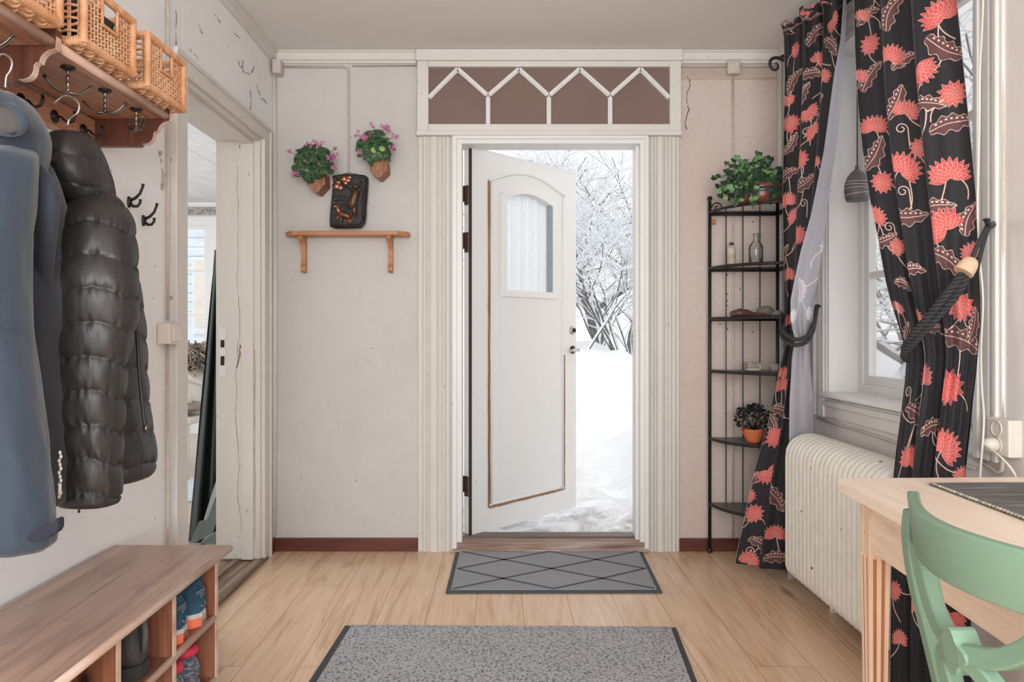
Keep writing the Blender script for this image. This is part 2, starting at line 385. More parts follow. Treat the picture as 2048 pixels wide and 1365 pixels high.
# transom panel
tr = thing('window_1', 'transom panel of zigzag white bars over brown board above the door', None, (.235, YB-.03, 2.11), kind='structure')
X0, X1 = -.432, .904
def T(px, py): p = at(px, py, 3.79); return p.x, p.z
f = MB()
xa, zt = T(857, 133); xb, zb = T(1340, 248)
f.box(X0, xa, YB-.04, YB, 2.115, ZC); f.box(xb, X1, YB-.04, YB, 2.115, ZC); f.box(xa, xb, YB-.04, YB, zt, 2.488); f.box(xa, xb, YB-.04, YB, 2.13, zb)
f.box(X0-.004, X1+.004, YB-.055, YB, 2.487, ZC-.002); f.box(X0-.002, X1+.002, YB-.052, YB, 2.11, 2.132)
f.build('frame', M_trim, tr, bevel=.004)
MB().box(xa-.01, xb+.01, YB-.012, YB-.002, zb-.01, zt+.01).build('panel', M_transom, tr)
def barxz(p, q, w_=.011, y0=YB-.036, y1=YB-.010):
    a = Vector((p[0], 0, p[1])); b = Vector((q[0], 0, q[1])); d = (b-a).normalized(); n = Vector((-d.z, 0, d.x))*w_
    pr = [(a+n), (a-n), (b-n), (b+n)]; mb = MB()
    mb.hexa([(v.x, y1, v.z) for v in pr], [(v.x, y0+.008, v.z) for v in pr])
    n2 = n*.45; pr2 = [(a+n2), (a-n2), (b-n2), (b+n2)]
    mb.hexa([(v.x, y0+.01, v.z) for v in pr2], [(v.x, y0, v.z) for v in pr2]); return mb
ap = [T(x, 136) for x in (915, 1038, 1160, 1282)]; va = [T(857, 194), T(976, 190), T(1098, 190), T(1221, 190), T(1340, 194)]
for k in range(4):
    barxz(va[k], ap[k]).build('muntin', M_white, tr); barxz(ap[k], va[k+1]).build('muntin', M_white, tr)
for k in (1, 2, 3): barxz(va[k], (va[k][0], zb-.004)).build('muntin', M_white, tr)
# front door frame and threshold
f = MB()
fx0, fx1 = -.250, .735
f.box(fx0, -.2055, YB-.03, YB+.075, .03, 2.08); f.box(.698, fx1, YB-.03, YB+.11, .03, 2.08); f.box(fx0, fx1, YB-.03, YB+.11, 2.072, 2.112)
f.box(fx0-.004, fx0+.018, YB-.042, YB-.02, .02, 2.112); f.box(fx1-.016, fx1+.004, YB-.042, YB-.02, .02, 2.112); f.box(fx0, fx1, YB-.042, YB-.02, 2.094, 2.112)
f.box(.684, .70, YB+.02, YB+.11, .05, 2.08)
struct(f.build('trim_10', M_white, bevel=.003), 'white front door frame around the open doorway')
f = MB(); f.box(fx0, fx1, YB-.04, YB+.05, 0, .05); f.box(fx0, fx1, YB-.05, YB-.03, 0, .02)
o = struct(f.build('trim_11', M_sillwood, bevel=.004), 'worn wooden threshold of the front door')
MB().box(fx0+.03, fx1-.03, YB+.045, YB+.13, .0, .06).build('sill_strip', pm('threshold_metal', c(110, 92, 86), .4, .4), o)
# ---- front door leaf, local frame: x along the leaf, y outward, z up
hp = at(943, 1072, 3.90); ang = math.atan2(.64, .606)
dl = thing('door_1', 'white front door standing open, arched frosted window, flaking brown panel lines', None, (hp.x, hp.y, hp.z), ang, kind='structure', local=True)
LW, LH, LT = .881, 2.025, .055; z0 = hp.z
wx0, wx1, wz0, wz1, wrise = .2266, .6826, 1.316-z0, 1.868-z0, .045
def arc(x0, x1, zb_, rise, n=16): return [(x0+(x1-x0)*k/n, zb_+rise*math.sin(PI*k/n)) for k in range(n+1)]
lf = MB(); fn = lambda u, v, w_: (u, w_, v)
lf.box(0, wx0, 0, LT, 0, LH); lf.box(wx1, LW, 0, LT, 0, LH); lf.box(wx0, wx1, 0, LT, 0, wz0)
A = arc(wx0, wx1, wz1, wrise)
for (a, b) in zip(A, A[1:]): lf.prism([a, b, (b[0], LH), (a[0], LH)], fn, 0, LT)
leaf = lf.build('leaf', M_doorw, dl)
wf = MB(); Ao = arc(wx0-.006, wx1+.006, wz1+.006, wrise); Ai = arc(wx0+.03, wx1-.03, wz1-.022, wrise)
for k in range(len(A)-1): wf.prism([Ai[k], Ai[k+1], Ao[k+1], Ao[k]], fn, -.012, .03)
wf.box(wx0-.006, wx0+.03, -.012, .03, wz0-.006, wz1); wf.box(wx1-.03, wx1+.006, -.012, .03, wz0-.006, wz1); wf.box(wx0-.006, wx1+.006, -.012, .03, wz0-.006, wz0+.03)
wf.build('window_frame', M_white, dl, bevel=.003)
g = MB()
for (a, b) in zip(Ai, Ai[1:]): g.prism([(a[0], wz0+.02), (b[0], wz0+.02), (b[0], b[1]+.006), (a[0], a[1]+.006)], fn, .026, .030)
g.build('frosted_pane', M_frost, dl)
g = MB(); 
for (a, b) in zip(A, A[1:]): g.prism([(a[0], a[1]-.022), (b[0], b[1]-.022), (b[0], b[1]+.002), (a[0], a[1]+.002)], fn, .028, LT)
g.box(wx1-.022, wx1, .028, LT, wz0, wz1); g.box(wx0, wx0+.022, .028, LT, wz0, wz1)
g.box(wx1-.046, wx1-.0295, -.006, .027, wz0+.03, wz1-.02)
g.build('glazing_bead', pm('grey_blue_bead', c(150, 164, 172), .5), dl)
mo = MB(); mx0, mx1, mzb, mzt = .130, .767, .183-z0, 1.925-z0
outer = arc(mx0, mx1, mzt, .078, 24)
path = [(mx1, -.001, mzb)]+[(x, -.001, z) for x, z in reversed(outer)]+[(mx0, -.001, mzb)]
mo.tube(path[1:-1], .009, 6); mo.tube([(mx1-.014, -.001, mzt), (mx1-.014, -.001, mzb)], .007, 6); mo.tube([(mx0+.014, -.001, mzt), (mx0+.014, -.001, mzb)], .007, 6); mo.tube([(mx0, -.001, mzb+.012), (mx1, -.001, mzb+.012)], .006, 6)
mo.build('panel_moulding', M_doorw, dl)
def worn(p, q, w_, n=26):
    random.seed(int(p[1]*1000)); mb = MB(); a = Vector((p[0], 0, p[1])); b = Vector((q[0], 0, q[1])); d = (b-a).normalized(); nn = Vector((-d.z, 0, d.x)); L, R = [], []
    for k in range(n+1):
        m_ = a.lerp(b, k/n); e1 = w_*(.55+.45*random.random()); e2 = w_*(.55+.45*random.random())
        L.append(Vector((m_.x+nn.x*e1, -.0035, m_.z+nn.z*e1))); R.append(Vector((m_.x-nn.x*e2, -.0035, m_.z-nn.z*e2)))
    mb.grid([L, R], False); mb.grid([[v+Vector((0, .003, 0)) for v in L], [v+Vector((0, .003, 0)) for v in R]], False)
    return mb
worn((mx0, mzb), (mx0, mzt), .0105).build('flaked_edge', M_worn, dl); worn((mx0, mzb-.001), (mx1, mzb+.002), .009).build('flaked_edge', M_worn, dl)
worn((mx1, mzb), (mx1, .98-z0), .0075).build('flaked_edge', M_worn, dl)
MB().box(-.003, .0, -.003, .018, 0, LH).build('edge_strip', M_brownmetal, dl)
for (ya, yb) in ((367, 407), (462, 503), (957, 998)):
    za = H-(ya-CY)*3.87/F-z0; zb_ = H-(yb-CY)*3.87/F-z0
    hg = MB(); hg.box(-.004, 0, .022, .052, zb_, za); hg.tube([(-.006, .060, zb_+.02), (-.006, .060, za)], .008, 10)
    hb = hg.build('hinge', M_brownmetal, dl, bevel=.0015)
MB().box(-.0015, 0, .028, .043, 1.67-z0+.02, 1.67-z0+.07).build('maker_plate', pm('pale_plate', c(214, 218, 202), .5), dl)
def yring(cx, cy, cz, prof, n=20):                     # lathe about the local y axis, prof (r, y)
    mb = MB(); rings = [[Vector((cx+max(r, 1e-4)*math.cos(2*PI*k/n), cy+y, cz+max(r, 1e-4)*math.sin(2*PI*k/n))) for k in range(n)] for r, y in prof]
    return mb.loft(rings)
o = yring(.846, 0, 1.127-z0, [(.026, 0), (.026, -.006), (.021, -.010), (.012, -.012)]).build('lock', M_chrome, dl); 
m_ = yring(.846, -.011, 1.127-z0, [(.013, 0), (.013, -.008), (.009, -.010)]); m_.build('lock_cylinder', M_darkmetal, o)
o = yring(.846, 0, 1.010-z0, [(.024, 0), (.024, -.006), (.019, -.009), (.010, -.010)]).build('handle_rose', M_darkmetal, dl)
m_ = MB(); m_.tube([(.846, -.008, 1.010-z0), (.846, -.045, 1.010-z0), (.838, -.052, 1.010-z0), (.79, -.054, 1.008-z0), (.755, -.052, 1.005-z0)], [.009, .009, .010, .010, .008], 10)
m_.build('handle', M_chrome, o)
m_ = MB(); m_.tube([(.846, LT, 1.010-z0), (.846, LT+.045, 1.010-z0), (.838, LT+.052, 1.010-z0), (.76, LT+.05, 1.005-z0)], .009, 10); m_.tube([(LW+.001, .02, .95-z0), (LW+.001, .02, 1.17-z0)], .009, 4)
m_.build('lock_case', M_chrome, dl)
# ---- left doorway: casing, linings, threshold
f = MB(); e = .018
f.box(XL-.002, XL+e, DY0-.10, DY0+.004, 0, DZ+.065); f.box(XL-.002, XL+e+.006, DY0-.105, DY0-.085, 0, DZ+.065)
f.box(XL-.002, XL+e, DY1-.004, DY1+.085, 0, DZ+.065); f.box(XL-.002, XL+e+.006, DY1+.075, DY1+.095, 0, DZ+.065)
f.box(XL-.002, XL+e, DY0-.10, DY1+.10, DZ-.004, DZ+.055); f.box(XL-.002, XL+e+.008, DY0-.105, DY1+.10, DZ+.05, DZ+.066)
struct(f.build('trim_12', M_trimold, bevel=.004), 'cracked white casing around the side doorway')
f = MB(); f.box(XL-.213, XL, DY1-.022, DY1, .02, DZ); f.box(XL-.213, XL, DY0, DY0+.014, .02, DZ); f.box(XL-.213, XL, DY0, DY1, DZ-.02, DZ)
f.box(XL-.085, XL-.03, DY1-.034, DY1-.02, .02, DZ-.02); f.box(XL-.085, XL-.03, DY0, DY1, DZ-.034, DZ-.02)
lin = struct(f.build('trim_13', M_trimold, bevel=.003), 'cracked white jamb lining inside the side doorway')
sp = MB(); p = at(445, 690, DY1-.024); sp.box(p.x-.016, p.x+.016, DY1-.0245, DY1-.0215, at(0, 752, DY1).z, at(0, 655, DY1).z)
sp = sp.build('strike_plate', M_white, lin); 
k_ = MB()
for (py, hh) in ((688, .018), (722, .022)): q = at(445, py, DY1-.025); k_.box(q.x-.009, q.x+.009, DY1-.026, DY1-.0242, q.z-hh, q.z+hh)
k_.build('latch_hole', M_darkmetal, sp)
def crack(pts, r, mname, parent, seed=1, jag=.004, fnp=None):
    random.seed(seed); q = []
    for a, b in zip(pts, pts[1:]):
        for k in range(7):
            p = Vector(a).lerp(Vector(b), k/7)+Vector((random.uniform(-jag, jag), random.uniform(-jag*.2, jag*.2), random.uniform(-jag, jag))); q.append(p)
    q.append(Vector(pts[-1])); rs = [r*random.uniform(.35, 1.0) for _ in q]
    mb = MB(); mb.tube(q, rs, 4); return mb
M_crack = pm('crack_dark', c(92, 76, 66), .9); M_crack2 = pm('crack_pale', c(150, 126, 110), .9)
yj = DY1-.0225
crack([at(x, y, yj) for x, y in ((475, 330), (477, 470), (474, 560), (479, 650), (473, 740), (471, 830), (478, 920), (476, 1000), (487, 1085))], .0013, 'c', lin, 3).build('paint_crack', M_crack2, lin)
crack([at(x, y, yj) for x, y in ((472, 738), (476, 726), (480, 690))], .005, 'c', lin, 5).build('paint_crack', M_worn, lin)
crack([at(x, y, yj) for x, y in ((509, 700), (510, 900), (509, 1080))], .0016, 'c', lin, 8, .002).build('paint_crack', M_worn, lin)
def onL(px, py): return onx(px, py, XL+.001)
wl = bpy.data.objects['wall_left']
for sd, P in ((1, ((476, 118), (478, 130), (485, 137), (486, 143), (495, 147), (499, 150))), (2, ((484, 120), (486, 128), (483, 135))), (4, ((509, 132), (506, 138), (502, 147))),
              (5, ((513, 170), (515, 178), (519, 190))), (6, ((522, 196), (530, 202), (533, 208))), (7, ((467, 64), (472, 70), (480, 76))), (9, ((500, 180), (502, 200), (500, 220)))):
    crack([onL(*q) for q in P], .0022, "c", wl, sd, .003).build('paint_crack', M_crack, wl)
for sd, P in ((11, ((398, 50), (401, 60), (404, 68))), (12, ((378, 95), (384, 105), (390, 110), (397, 120))), (13, ((430, 30), (437, 40), (440, 46))), (14, ((352, 20), (352, 90))), (15, ((352, 95), (350, 110)))):
    crack([onL(*q) for q in P], .0018, "c", wl, sd, .003).build('paint_crack', M_crack, wl)
for sd, P, r in ((21, ((352, 310), (349, 420), (352, 520), (351, 640)), .006), (22, ((340, 590), (346, 610), (350, 640)), .009), (23, ((345, 780), (350, 900), (349, 1050)), .004), (24, ((318, 300), (326, 350), (322, 380)), .006)):
    crack([onL(*q) for q in P], r, 'c', wl, sd, .006).build('stain_line', pm('stain', c(190, 178, 166), .8), wl)
wb = bpy.data.objects['wall_back_right']
crack([at(x, y, YB-.001) for x, y in ((1375, 153), (1380, 162), (1378, 175), (1373, 190), (1376, 210), (1377, 225), (1370, 245), (1373, 260))], .003, 'c', wb, 31).build('paper_crack', M_crack, wb)
for k in range(9):
    random.seed(100+k); p = at(random.choice((1440, 1455, 1480, 1505)), 440+random.random()*240, YB-.001)
    MB().ball(p, .004, 6, 4, (1, .3, 1)).build('nail_hole', M_crack, wb)
f = MB(); f.box(XL-.213, XL+.005, DY0, DY1, -.02, .012); f.box(XL-.03, XL+.02, DY0-.01, DY1+.05, -.02, .02); f.box(XL-.13, XL-.10, DY0, DY1, -.02, .022)
struct(f.build('trim_14', wood('old_threshold', c(170, 150, 130), c(128, 106, 88), c(70, 56, 46), 1, .7), bevel=.005), 'worn brown threshold boards of the side doorway')
# ================================================================ side room behind the doorway
struct(MB().box(-5.2, XL-.21, 1.2, 8.3, -.06, 0).build('floor_side_room', M_floor2), 'pale wooden floor of the side room')
cp = MB()
for k in range(26): cp.box(-5.2+k*.153, -5.2+k*.153+.149, 1.2, 8.3, ZC, ZC+.02)
cp.box(-5.2, XL-.21, 1.2, 8.3, ZC+.02, ZC+.06)
struct(cp.build('ceiling_side_room', pm('white_boards', c(226, 228, 230), .5)), 'white boarded ceiling of the side room')
SY = 8.25
wxa, wxb = -3.9, at(413, 0, SY).x; wza, wzb = .72, at(0, 452, SY).z
w = MB(); w.box(-5.2, wxa, SY, SY+.15, 0, ZC); w.box(wxb, XL-.21, SY, SY+.15, 0, ZC); w.box(wxa, wxb, SY, SY+.15, 0, wza); w.box(wxa, wxb, SY, SY+.15, wzb, ZC)
struct(w.build('wall_side_far', M_wallL), 'far white wall of the side room')
struct(MB().box(-5.2, XL-.21, 1.05, 1.2, 0, ZC).build('wall_side_near', M_wallL), 'near wall of the side room')
struct(MB().box(XL-.24, XL-.21, YB+.12, SY, 0, ZC).build('wall_side_right', M_wallL), 'right wall of the side room')
f = MB(); f.box(-5.2, XL-.21, SY-.02, SY, at(0, 430, SY).z, at(0, 415, SY).z)
struct(f.build('trim_15', pm('grey_border', c(190, 186, 180), .7, col2=c(120, 116, 112), vs=30)), 'grey patterned wallpaper border in the side room')
wn = thing('window_2', 'white casement window in the far side room', None, ((wxa+wxb)/2, SY, wza), kind='structure')
f = MB(); t_ = .16
f.box(wxb, wxb+t_, SY-.03, SY, wza-.1, wzb+.1); f.box(wxa-t_, wxa, SY-.03, SY, wza-.1, wzb+.1); f.box(wxa, wxb, SY-.03, SY, wzb, wzb+.1); f.box(wxa, wxb, SY-.05, SY, wza-.1, wza)
f.build('casing', M_white, wn); f = MB()
f.box(wxb-.03, wxb, SY+.02, SY+.06, wza, wzb); f.box(wxa, wxa+.03, SY+.02, SY+.06, wza, wzb); f.box(wxa, wxb, SY+.02, SY+.06, wzb-.03, wzb)
for py in (542, 630): zz = at(0, py, SY).z; f.box(wxa, wxb, SY+.025, SY+.05, zz-.011, zz+.011)
f.build('sash', M_white, wn); MB().box(wxa, wxb, SY+.035, SY+.039, wza, wzb).build('pane', M_glass, wn)
# ================================================================ the window by the curtains
wn = thing('window_3', 'deep set white casement window between the flowered curtains', None, (XR, (WY0+WY1)/2, WZ0), kind='structure')
f = MB(); a_, b_ = XR-.020, XR+.002
def stepcasing(mb, y0, y1, z0_, z1_): mb.box(a_+.006, b_, y0, y1, z0_, z1_)
for (y0, y1) in ((WY1, WY1+.13), (WY0-.125, WY0)):
    f.box(a_+.010, b_, y0, y1, .742, WZ1+.12); f.box(a_, b_, y0+.012, y0+.032, .742, WZ1+.12); f.box(a_, b_, y1-.03, y1-.008, .742, WZ1+.12); f.box(a_+.004, b_, y0+.05, y1-.045, .742, WZ1+.12)
f.box(a_+.010, b_, WY0, WY1, WZ1, WZ1+.12); f.box(a_, b_, WY0, WY1, WZ1+.09, WZ1+.115); f.box(a_+.004, b_, WY0, WY1, WZ1+.03, WZ1+.07)
f.box(a_+.010, b_, WY0-.02, WY1+.02, .745, WZ0-.02); f.box(a_+.002, b_, WY0-.02, WY1+.02, WZ0-.055, WZ0-.03)
f.build('casing', M_trim, wn, bevel=.004)
f = MB(); f.box(XR-.045, 1.60, WY0+.001, WY1-.001, WZ0-.012, WZ0+.008); f.build('sill', M_white, wn, bevel=.005)
f = MB(); f.box(XR-.004, 1.58, WY1-.014, WY1, WZ0, WZ1); f.box(XR-.004, 1.58, WY0, WY0+.014, WZ0, WZ1); f.box(XR-.004, 1.58, WY0, WY1, WZ1-.014, WZ1)
f.build('reveal_lining', M_white, wn)
f = MB()
def sash(mb, x0, x1, ya, yb, za, zb_, st, muntins, mw):
    mb.box(x0, x1, ya, ya+st, za, zb_); mb.box(x0, x1, yb-st, yb, za, zb_); mb.box(x0, x1, ya, yb, za, za+st); mb.box(x0, x1, ya, yb, zb_-st, zb_)
    for z in muntins: mb.box(x0+.004, x1-.004, ya+st, yb-st, z-mw, z+mw)
f.box(1.548, 1.595, WY1-.055, WY1-.012, WZ0, WZ1); f.box(1.548, 1.60, WY0+.012, WY0+.055, WZ0, WZ1); f.box(1.548, 1.60, WY0, WY1, WZ1-.05, WZ1); f.box(1.548, 1.60, WY0, WY1, WZ0, WZ0+.045); f.box(1.548, 1.60, 2.755, 2.81, WZ0, WZ1)
f.build('frame', M_white, wn, bevel=.004)
for (ya, yb) in ((2.81, WY1-.055), (WY0+.055, 2.755)):
    f = MB(); sash(f, 1.556, 1.59, ya, yb, WZ0+.045, WZ1-.05, .038, (1.357, 1.84), .013); so = f.build('sash', M_white, wn, bevel=.003)
    MB().box(1.572, 1.575, ya+.03, yb-.03, WZ0+.07, WZ1-.08).build('pane', M_glass, so)
# ================================================================ outside
def hgt(x, y):
    r = lambda t: max(0, min(1, t))**2*(3-2*max(0, min(1, t)))
    z = -.02+.05*r((y-4.0)/1.5)+.86*r((y-5.1)/3.9)*r((x+.6)/1.0 if y > 0 else 0)
    z += .26*math.exp(-(((x-1.18)/.30)**2+((y-5.75)/.55)**2))
    z += .15*noise.noise(Vector((x*1.3, y*1.3, 0)))*r((y-4.3)/1.5)+.055*noise.noise(Vector((x*4, y*4, 3)))*r((y-4.2)/.6)+.012*noise.noise(Vector((x*16, y*16, 7)))
    if y < 4.3: z = min(z, .015+.012*noise.noise(Vector((x*14, y*14, 7))))
    if x > 1.5: z = z*.5+.45*r((x-1.8)/3)
    return z
def snow_mat():
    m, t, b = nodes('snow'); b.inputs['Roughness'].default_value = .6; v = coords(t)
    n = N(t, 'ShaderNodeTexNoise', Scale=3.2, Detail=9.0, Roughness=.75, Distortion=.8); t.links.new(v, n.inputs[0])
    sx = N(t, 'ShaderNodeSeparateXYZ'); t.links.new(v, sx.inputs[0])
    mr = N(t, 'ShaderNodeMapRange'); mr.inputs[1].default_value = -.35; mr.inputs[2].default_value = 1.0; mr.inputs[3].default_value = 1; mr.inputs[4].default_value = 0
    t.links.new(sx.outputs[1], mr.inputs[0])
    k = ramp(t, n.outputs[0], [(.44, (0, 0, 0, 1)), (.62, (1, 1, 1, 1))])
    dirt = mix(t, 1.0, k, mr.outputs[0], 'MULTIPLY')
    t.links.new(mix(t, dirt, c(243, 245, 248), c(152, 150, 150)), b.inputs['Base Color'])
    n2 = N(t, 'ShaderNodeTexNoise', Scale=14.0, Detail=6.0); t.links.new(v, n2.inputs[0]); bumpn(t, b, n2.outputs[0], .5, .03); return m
M_snow = snow_mat()
ys = list(np.linspace(3.95, 7, 110))+list(np.linspace(7.1, 12, 50))+list(np.linspace(13, 60, 20))
xs = list(np.linspace(-1.4, 3, 110))+list(np.linspace(3.2, 30, 40))
P = [[Vector((x, y, hgt(x, y))) for x in xs] for y in ys]
g = MB(); g.grid(P)
xs2 = list(np.linspace(1.63, 8, 40))+list(np.linspace(9, 30, 10)); ys2 = list(np.linspace(-6, 3.96, 30))
g.grid([[Vector((x, y, hgt(x, y))) for x in xs2] for y in ys2])
g.box(-14, XL-.3, 8.5, 40, -.3, .25)
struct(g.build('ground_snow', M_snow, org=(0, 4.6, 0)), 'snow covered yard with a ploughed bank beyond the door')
M_bark = pm('bark', c(128, 126, 126), .9, col2=c(92, 88, 88), vs=20)
M_snowb = pm('branch_snow', c(242, 244, 247), .7, col2=c(230, 233, 238))
def tree(name, label, group, x, y, h, r, seed, depth=5, lean=.25, up=.55, spread=.6, nb=3, snow=.62, cat='tree', stems=1):
    rnd = random.Random(seed); zb_ = hgt(x, y)-.05
    t = thing(name, label, cat, (x, y, zb_), 0, group)
    W, S_, T_ = MB(), MB(), MB()
    def grow(p, d, L, rad, lv):
        n = 4; pts = [p]; q = p; dd = d.copy()
        for k in range(n):
            dd = (dd+Vector((rnd.uniform(-1, 1), rnd.uniform(-1, 1), rnd.uniform(-.6, .7)))*.22).normalized(); q = q+dd*L/n; pts.append(q)
        rs = [rad*(1-.35*k/n) for k in range(n+1)]
        (T_ if lv == 0 else W).tube(pts, rs, 6 if lv < 2 else 4, caps=False)
        if lv >= 0 and rnd.random() < .95:
            off = Vector((0, 0, 1)); sr = [max(.0062, k*.85)*(1.0 if abs(dd.z) < .8 else .7)*rnd.uniform(.8, 1.6) for k in rs]
            S_.tube([pp+off*(k*snow+.003) for pp, k in zip(pts, rs)], sr, 4, caps=False)
        if lv < depth:
            m_ = nb+(1 if rnd.random() < .5 else 0)
            for k in range(m_):
                i = rnd.randint(1, n) if lv else rnd.randint(2, n); a = rnd.uniform(0, 2*PI)
                nd = (dd*(1-spread)+Vector((math.cos(a), math.sin(a), up*rnd.uniform(-.2, 1)))*spread).normalized()
                grow(pts[i], nd, L*rnd.uniform(.55, .82), rs[i]*rnd.uniform(.45, .65), lv+1)
    for s_ in range(stems):
        a = rnd.uniform(0, 2*PI); d = Vector((math.cos(a)*lean, math.sin(a)*lean, 1)).normalized()
        grow(Vector((x+rnd.uniform(-.1, .1)*(stems > 1)*3, y+rnd.uniform(-.1, .1)*(stems > 1)*3, zb_)), d, h*.42, r, 0)
    T_.build('trunk', M_bark, t, fixn=False); W.build('branches', M_bark, t, fixn=False); S_.build('snow', M_snowb, t, fixn=False)
    return t
GT = 'snowy trees beyond the front door'
tree('tree', 'snow-laden tree with dark forked trunk in the middle of the open doorway', None, 1.72, 13.5, 5.6, .13, 3, 5, .15)
tree('tree', 'snowy tree with twin upright boughs near the right door jamb', None, 2.55, 15, 5.6, .12, 8, 5, .1)
tree('tree', 'frosted background trees seen faintly through the open doorway', GT, 1.0, 18, 6, .12, 21, 5, .1)
tree('tree', 'frosted background trees seen faintly through the open doorway', GT, 3.3, 19, 6, .12, 22, 5, .1)
tree('tree', 'frosted crown peeping above the top edge of the open door', None, -.2, 20, 8.0, .12, 33, 5, .1)
for k, (x, y, sd, lb) in enumerate(((1.25, 9.3, 5, 'snow-covered bush on the bank just right of the door handle'), (1.75, 9.9, 6, 'taller snow-covered bush on the bank near the right door jamb'), (1.5, 11.2, 9, 'dense frosted bush rising behind the two bushes on the bank'))):
    tree('bush', lb, None, x, y, 2.6+.5*(k == 2), .017, sd, 3+(k == 2), .7, .5, .5, 3, 1.0, 'bush', 5)
tree('tree', 'gnarled snowy tree with bent grey trunk outside the curtained window', None, 3.30, 6.6, 3.0, .08, 14, 5, .55, .2, .7)
tree('tree', 'tall snowy tree with fine twigs beside the window frame top', None, 6.2, 10.4, 6.5, .10, 16, 5, .1)
tree('bush', 'low frosted bush seen through the lower window pane', None, 4.9, 9.4, 2.2, .022, 18, 3, .5, .5, .5, 3, 1, 'bush', 6)
# neighbouring house seen through the side room window
hs = thing('house', 'pale blue-white boarded house front seen through the side room window', 'house', (-4.4, 13, .2))
f = MB()
for k in range(22): f.box(-9, -2.0, 13+.004*(k % 2), 13.2, .2+k*.16, .2+k*.16+.152)
f.build('wall', pm('pale_boards', c(222, 230, 238), .6, col2=c(206, 216, 226)), hs)
fp = lambda px, py: at(px, py, 12.95)
a, b = fp(386, 515), fp(440, 668)
f = MB(); f.box(a.x, b.x, 12.93, 13, b.z, a.z); wo = f.build('window', pm('house_trim', c(232, 236, 240), .5), hs)
a2, b2 = fp(390, 522), fp(436, 540); f = MB(); f.box(a2.x, b2.x, 12.92, 12.94, b2.z, a2.z); a2, b2 = fp(390, 548), fp(436, 655); f.box(a2.x, b2.x, 12.92, 12.94, b2.z, a2.z)
f.build('blind', pm('cream_blind', c(226, 220, 206), .6), wo)
# ================================================================ shoe bench
BX0, BX1, BYF, BYN = XL+.012, -.806, 2.235, .93        # back, front, far end, near end
bt = .483
bn = thing('shoe_bench', 'dark stained pine shoe bench with cubbyholes along the left wall', 'shoe bench', ((BX0+BX1)/2, (BYF+BYN)/2, 0))
f = MB(); f.box(BX0, BX1, BYN, BYF, bt-.022, bt); f.build('top', M_benchtop, bn, bevel=.009, seg=4)
MB().tube([(BX1-.006, BYN+.01, bt-.011), (BX1-.006, BYF-.004, bt-.011)], .0105, 12).build('top_edge', M_edge, bn)
px_ = BX1-.016
divs = [2.155, 1.878, 1.605, 1.33, 1.055]
for k, y in enumerate(divs):
    f = MB(); f.box(BX0+.01, px_, y-.009, y+.009, 0 if k in (0, 4) else .06, bt-.022); f.build('side_panel' if k in (0, 4) else 'divider', M_bench, bn, bevel=.002)
    MB().box(px_-.001, px_+.0015, y-.0085, y+.0085, 0 if k in (0, 4) else .06, bt-.0225).build('panel_edge', M_edge, bn)
for z in (.305, .128):
    f = MB(); f.box(BX0+.01, px_-.004, divs[-1], divs[0]-.008, z-.016, z); f.build('shelf', M_bench, bn)
    MB().tube([(px_-.004, divs[-1]+.009, z-.008), (px_-.004, divs[0]-.01, z-.008)], .0098, 10).build('shelf_edge', M_edge, bn)
MB().box(BX0+.002, BX0+.012, divs[-1], divs[0], .06, bt-.022).build('back_panel', M_rackdark, bn)
# ---- shoes: local frame, heel at the origin, toe along +x, sole on z = 0
def shoe_shell(L, Wd, Hh, toe, n=26, m=22):           # outer height field of a shoe upper: rings along the length
    rings = []
    for i in range(m+1):
        q = i/m
        x = L*q
        wd = Wd*(.36+.10*math.sin(PI*min(1, q*1.5))+.07*q)*(1 if q < .8 else math.sqrt(max(.02, 1-((q-.8)/.21)**2)))*(1 if q > .07 else .62+.38*math.sqrt(q/.07))
        hh = Hh*(1.0-.10*math.sin(PI*min(1, q/.4))) if q < .40 else Hh*(.98-.98*(1-toe)*min(1, (q-.4)/.5)**.8)
        if q > .86: hh *= math.sqrt(max(.06, 1-((q-.86)/.15)**2))
        ring = []
        for k in range(n):
            a = 2*PI*k/n; cx_, sy = math.cos(a), math.sin(a)
            y = wd*(abs(cx_)**.75)*(1 if cx_ > 0 else -1)*(1-.28*max(0, sy)*(1 if q < .5 else .6)); z = hh*.5+hh*.5*(abs(sy)**.6)*(1 if sy > 0 else -1)
            xx = x+(-.012*math.sin(PI*min(1, z/Hh))+.012*(z/Hh) if q < .1 else 0)
            ring.append(Vector((xx, y, .022+z*.98)))
        rings.append(ring)
    return MB().loft(rings)
def sole(L, Wd, z0, z1, over=.006, n=30, x0=-.008, x1=None):
    poly = []
    x1 = x1 or L+.004
    def half(x):
        q = min(1, max(0, x/L)); wd = Wd*(.38+.09*math.sin(PI*min(1, q*1.5))+.07*q)
        if q > .78: wd *= math.sqrt(max(0, 1-((q-.78)/.23)**2))
        if x < .03: wd *= math.sqrt(max(0, 1-((.03-x)/.04)**2))
        return wd+over
    for k in range(n+1): x = x0+(x1-x0)*k/n; poly.append((x, half(x)))
    for k in range(n, -1, -1): x = x0+(x1-x0)*k/n; poly.append((x, -half(x)))
    return MB().prism(poly, lambda u, v, w_: (u, v, w_), z0, z1)
def collar(L, Wd, Hh, r, z):
    pts = []
    for k in range(20):
        a = 2*PI*k/20; x = L*.20+L*.185*math.cos(a); y = Wd*.30*math.sin(a)
        pts.append((x, y, .022+z*(1-.08*math.cos(a)*(1 if math.cos(a) > 0 else 0)+.03*(math.cos(a) < -.8))))
    return MB().tube(pts, r, 8, closed=True)
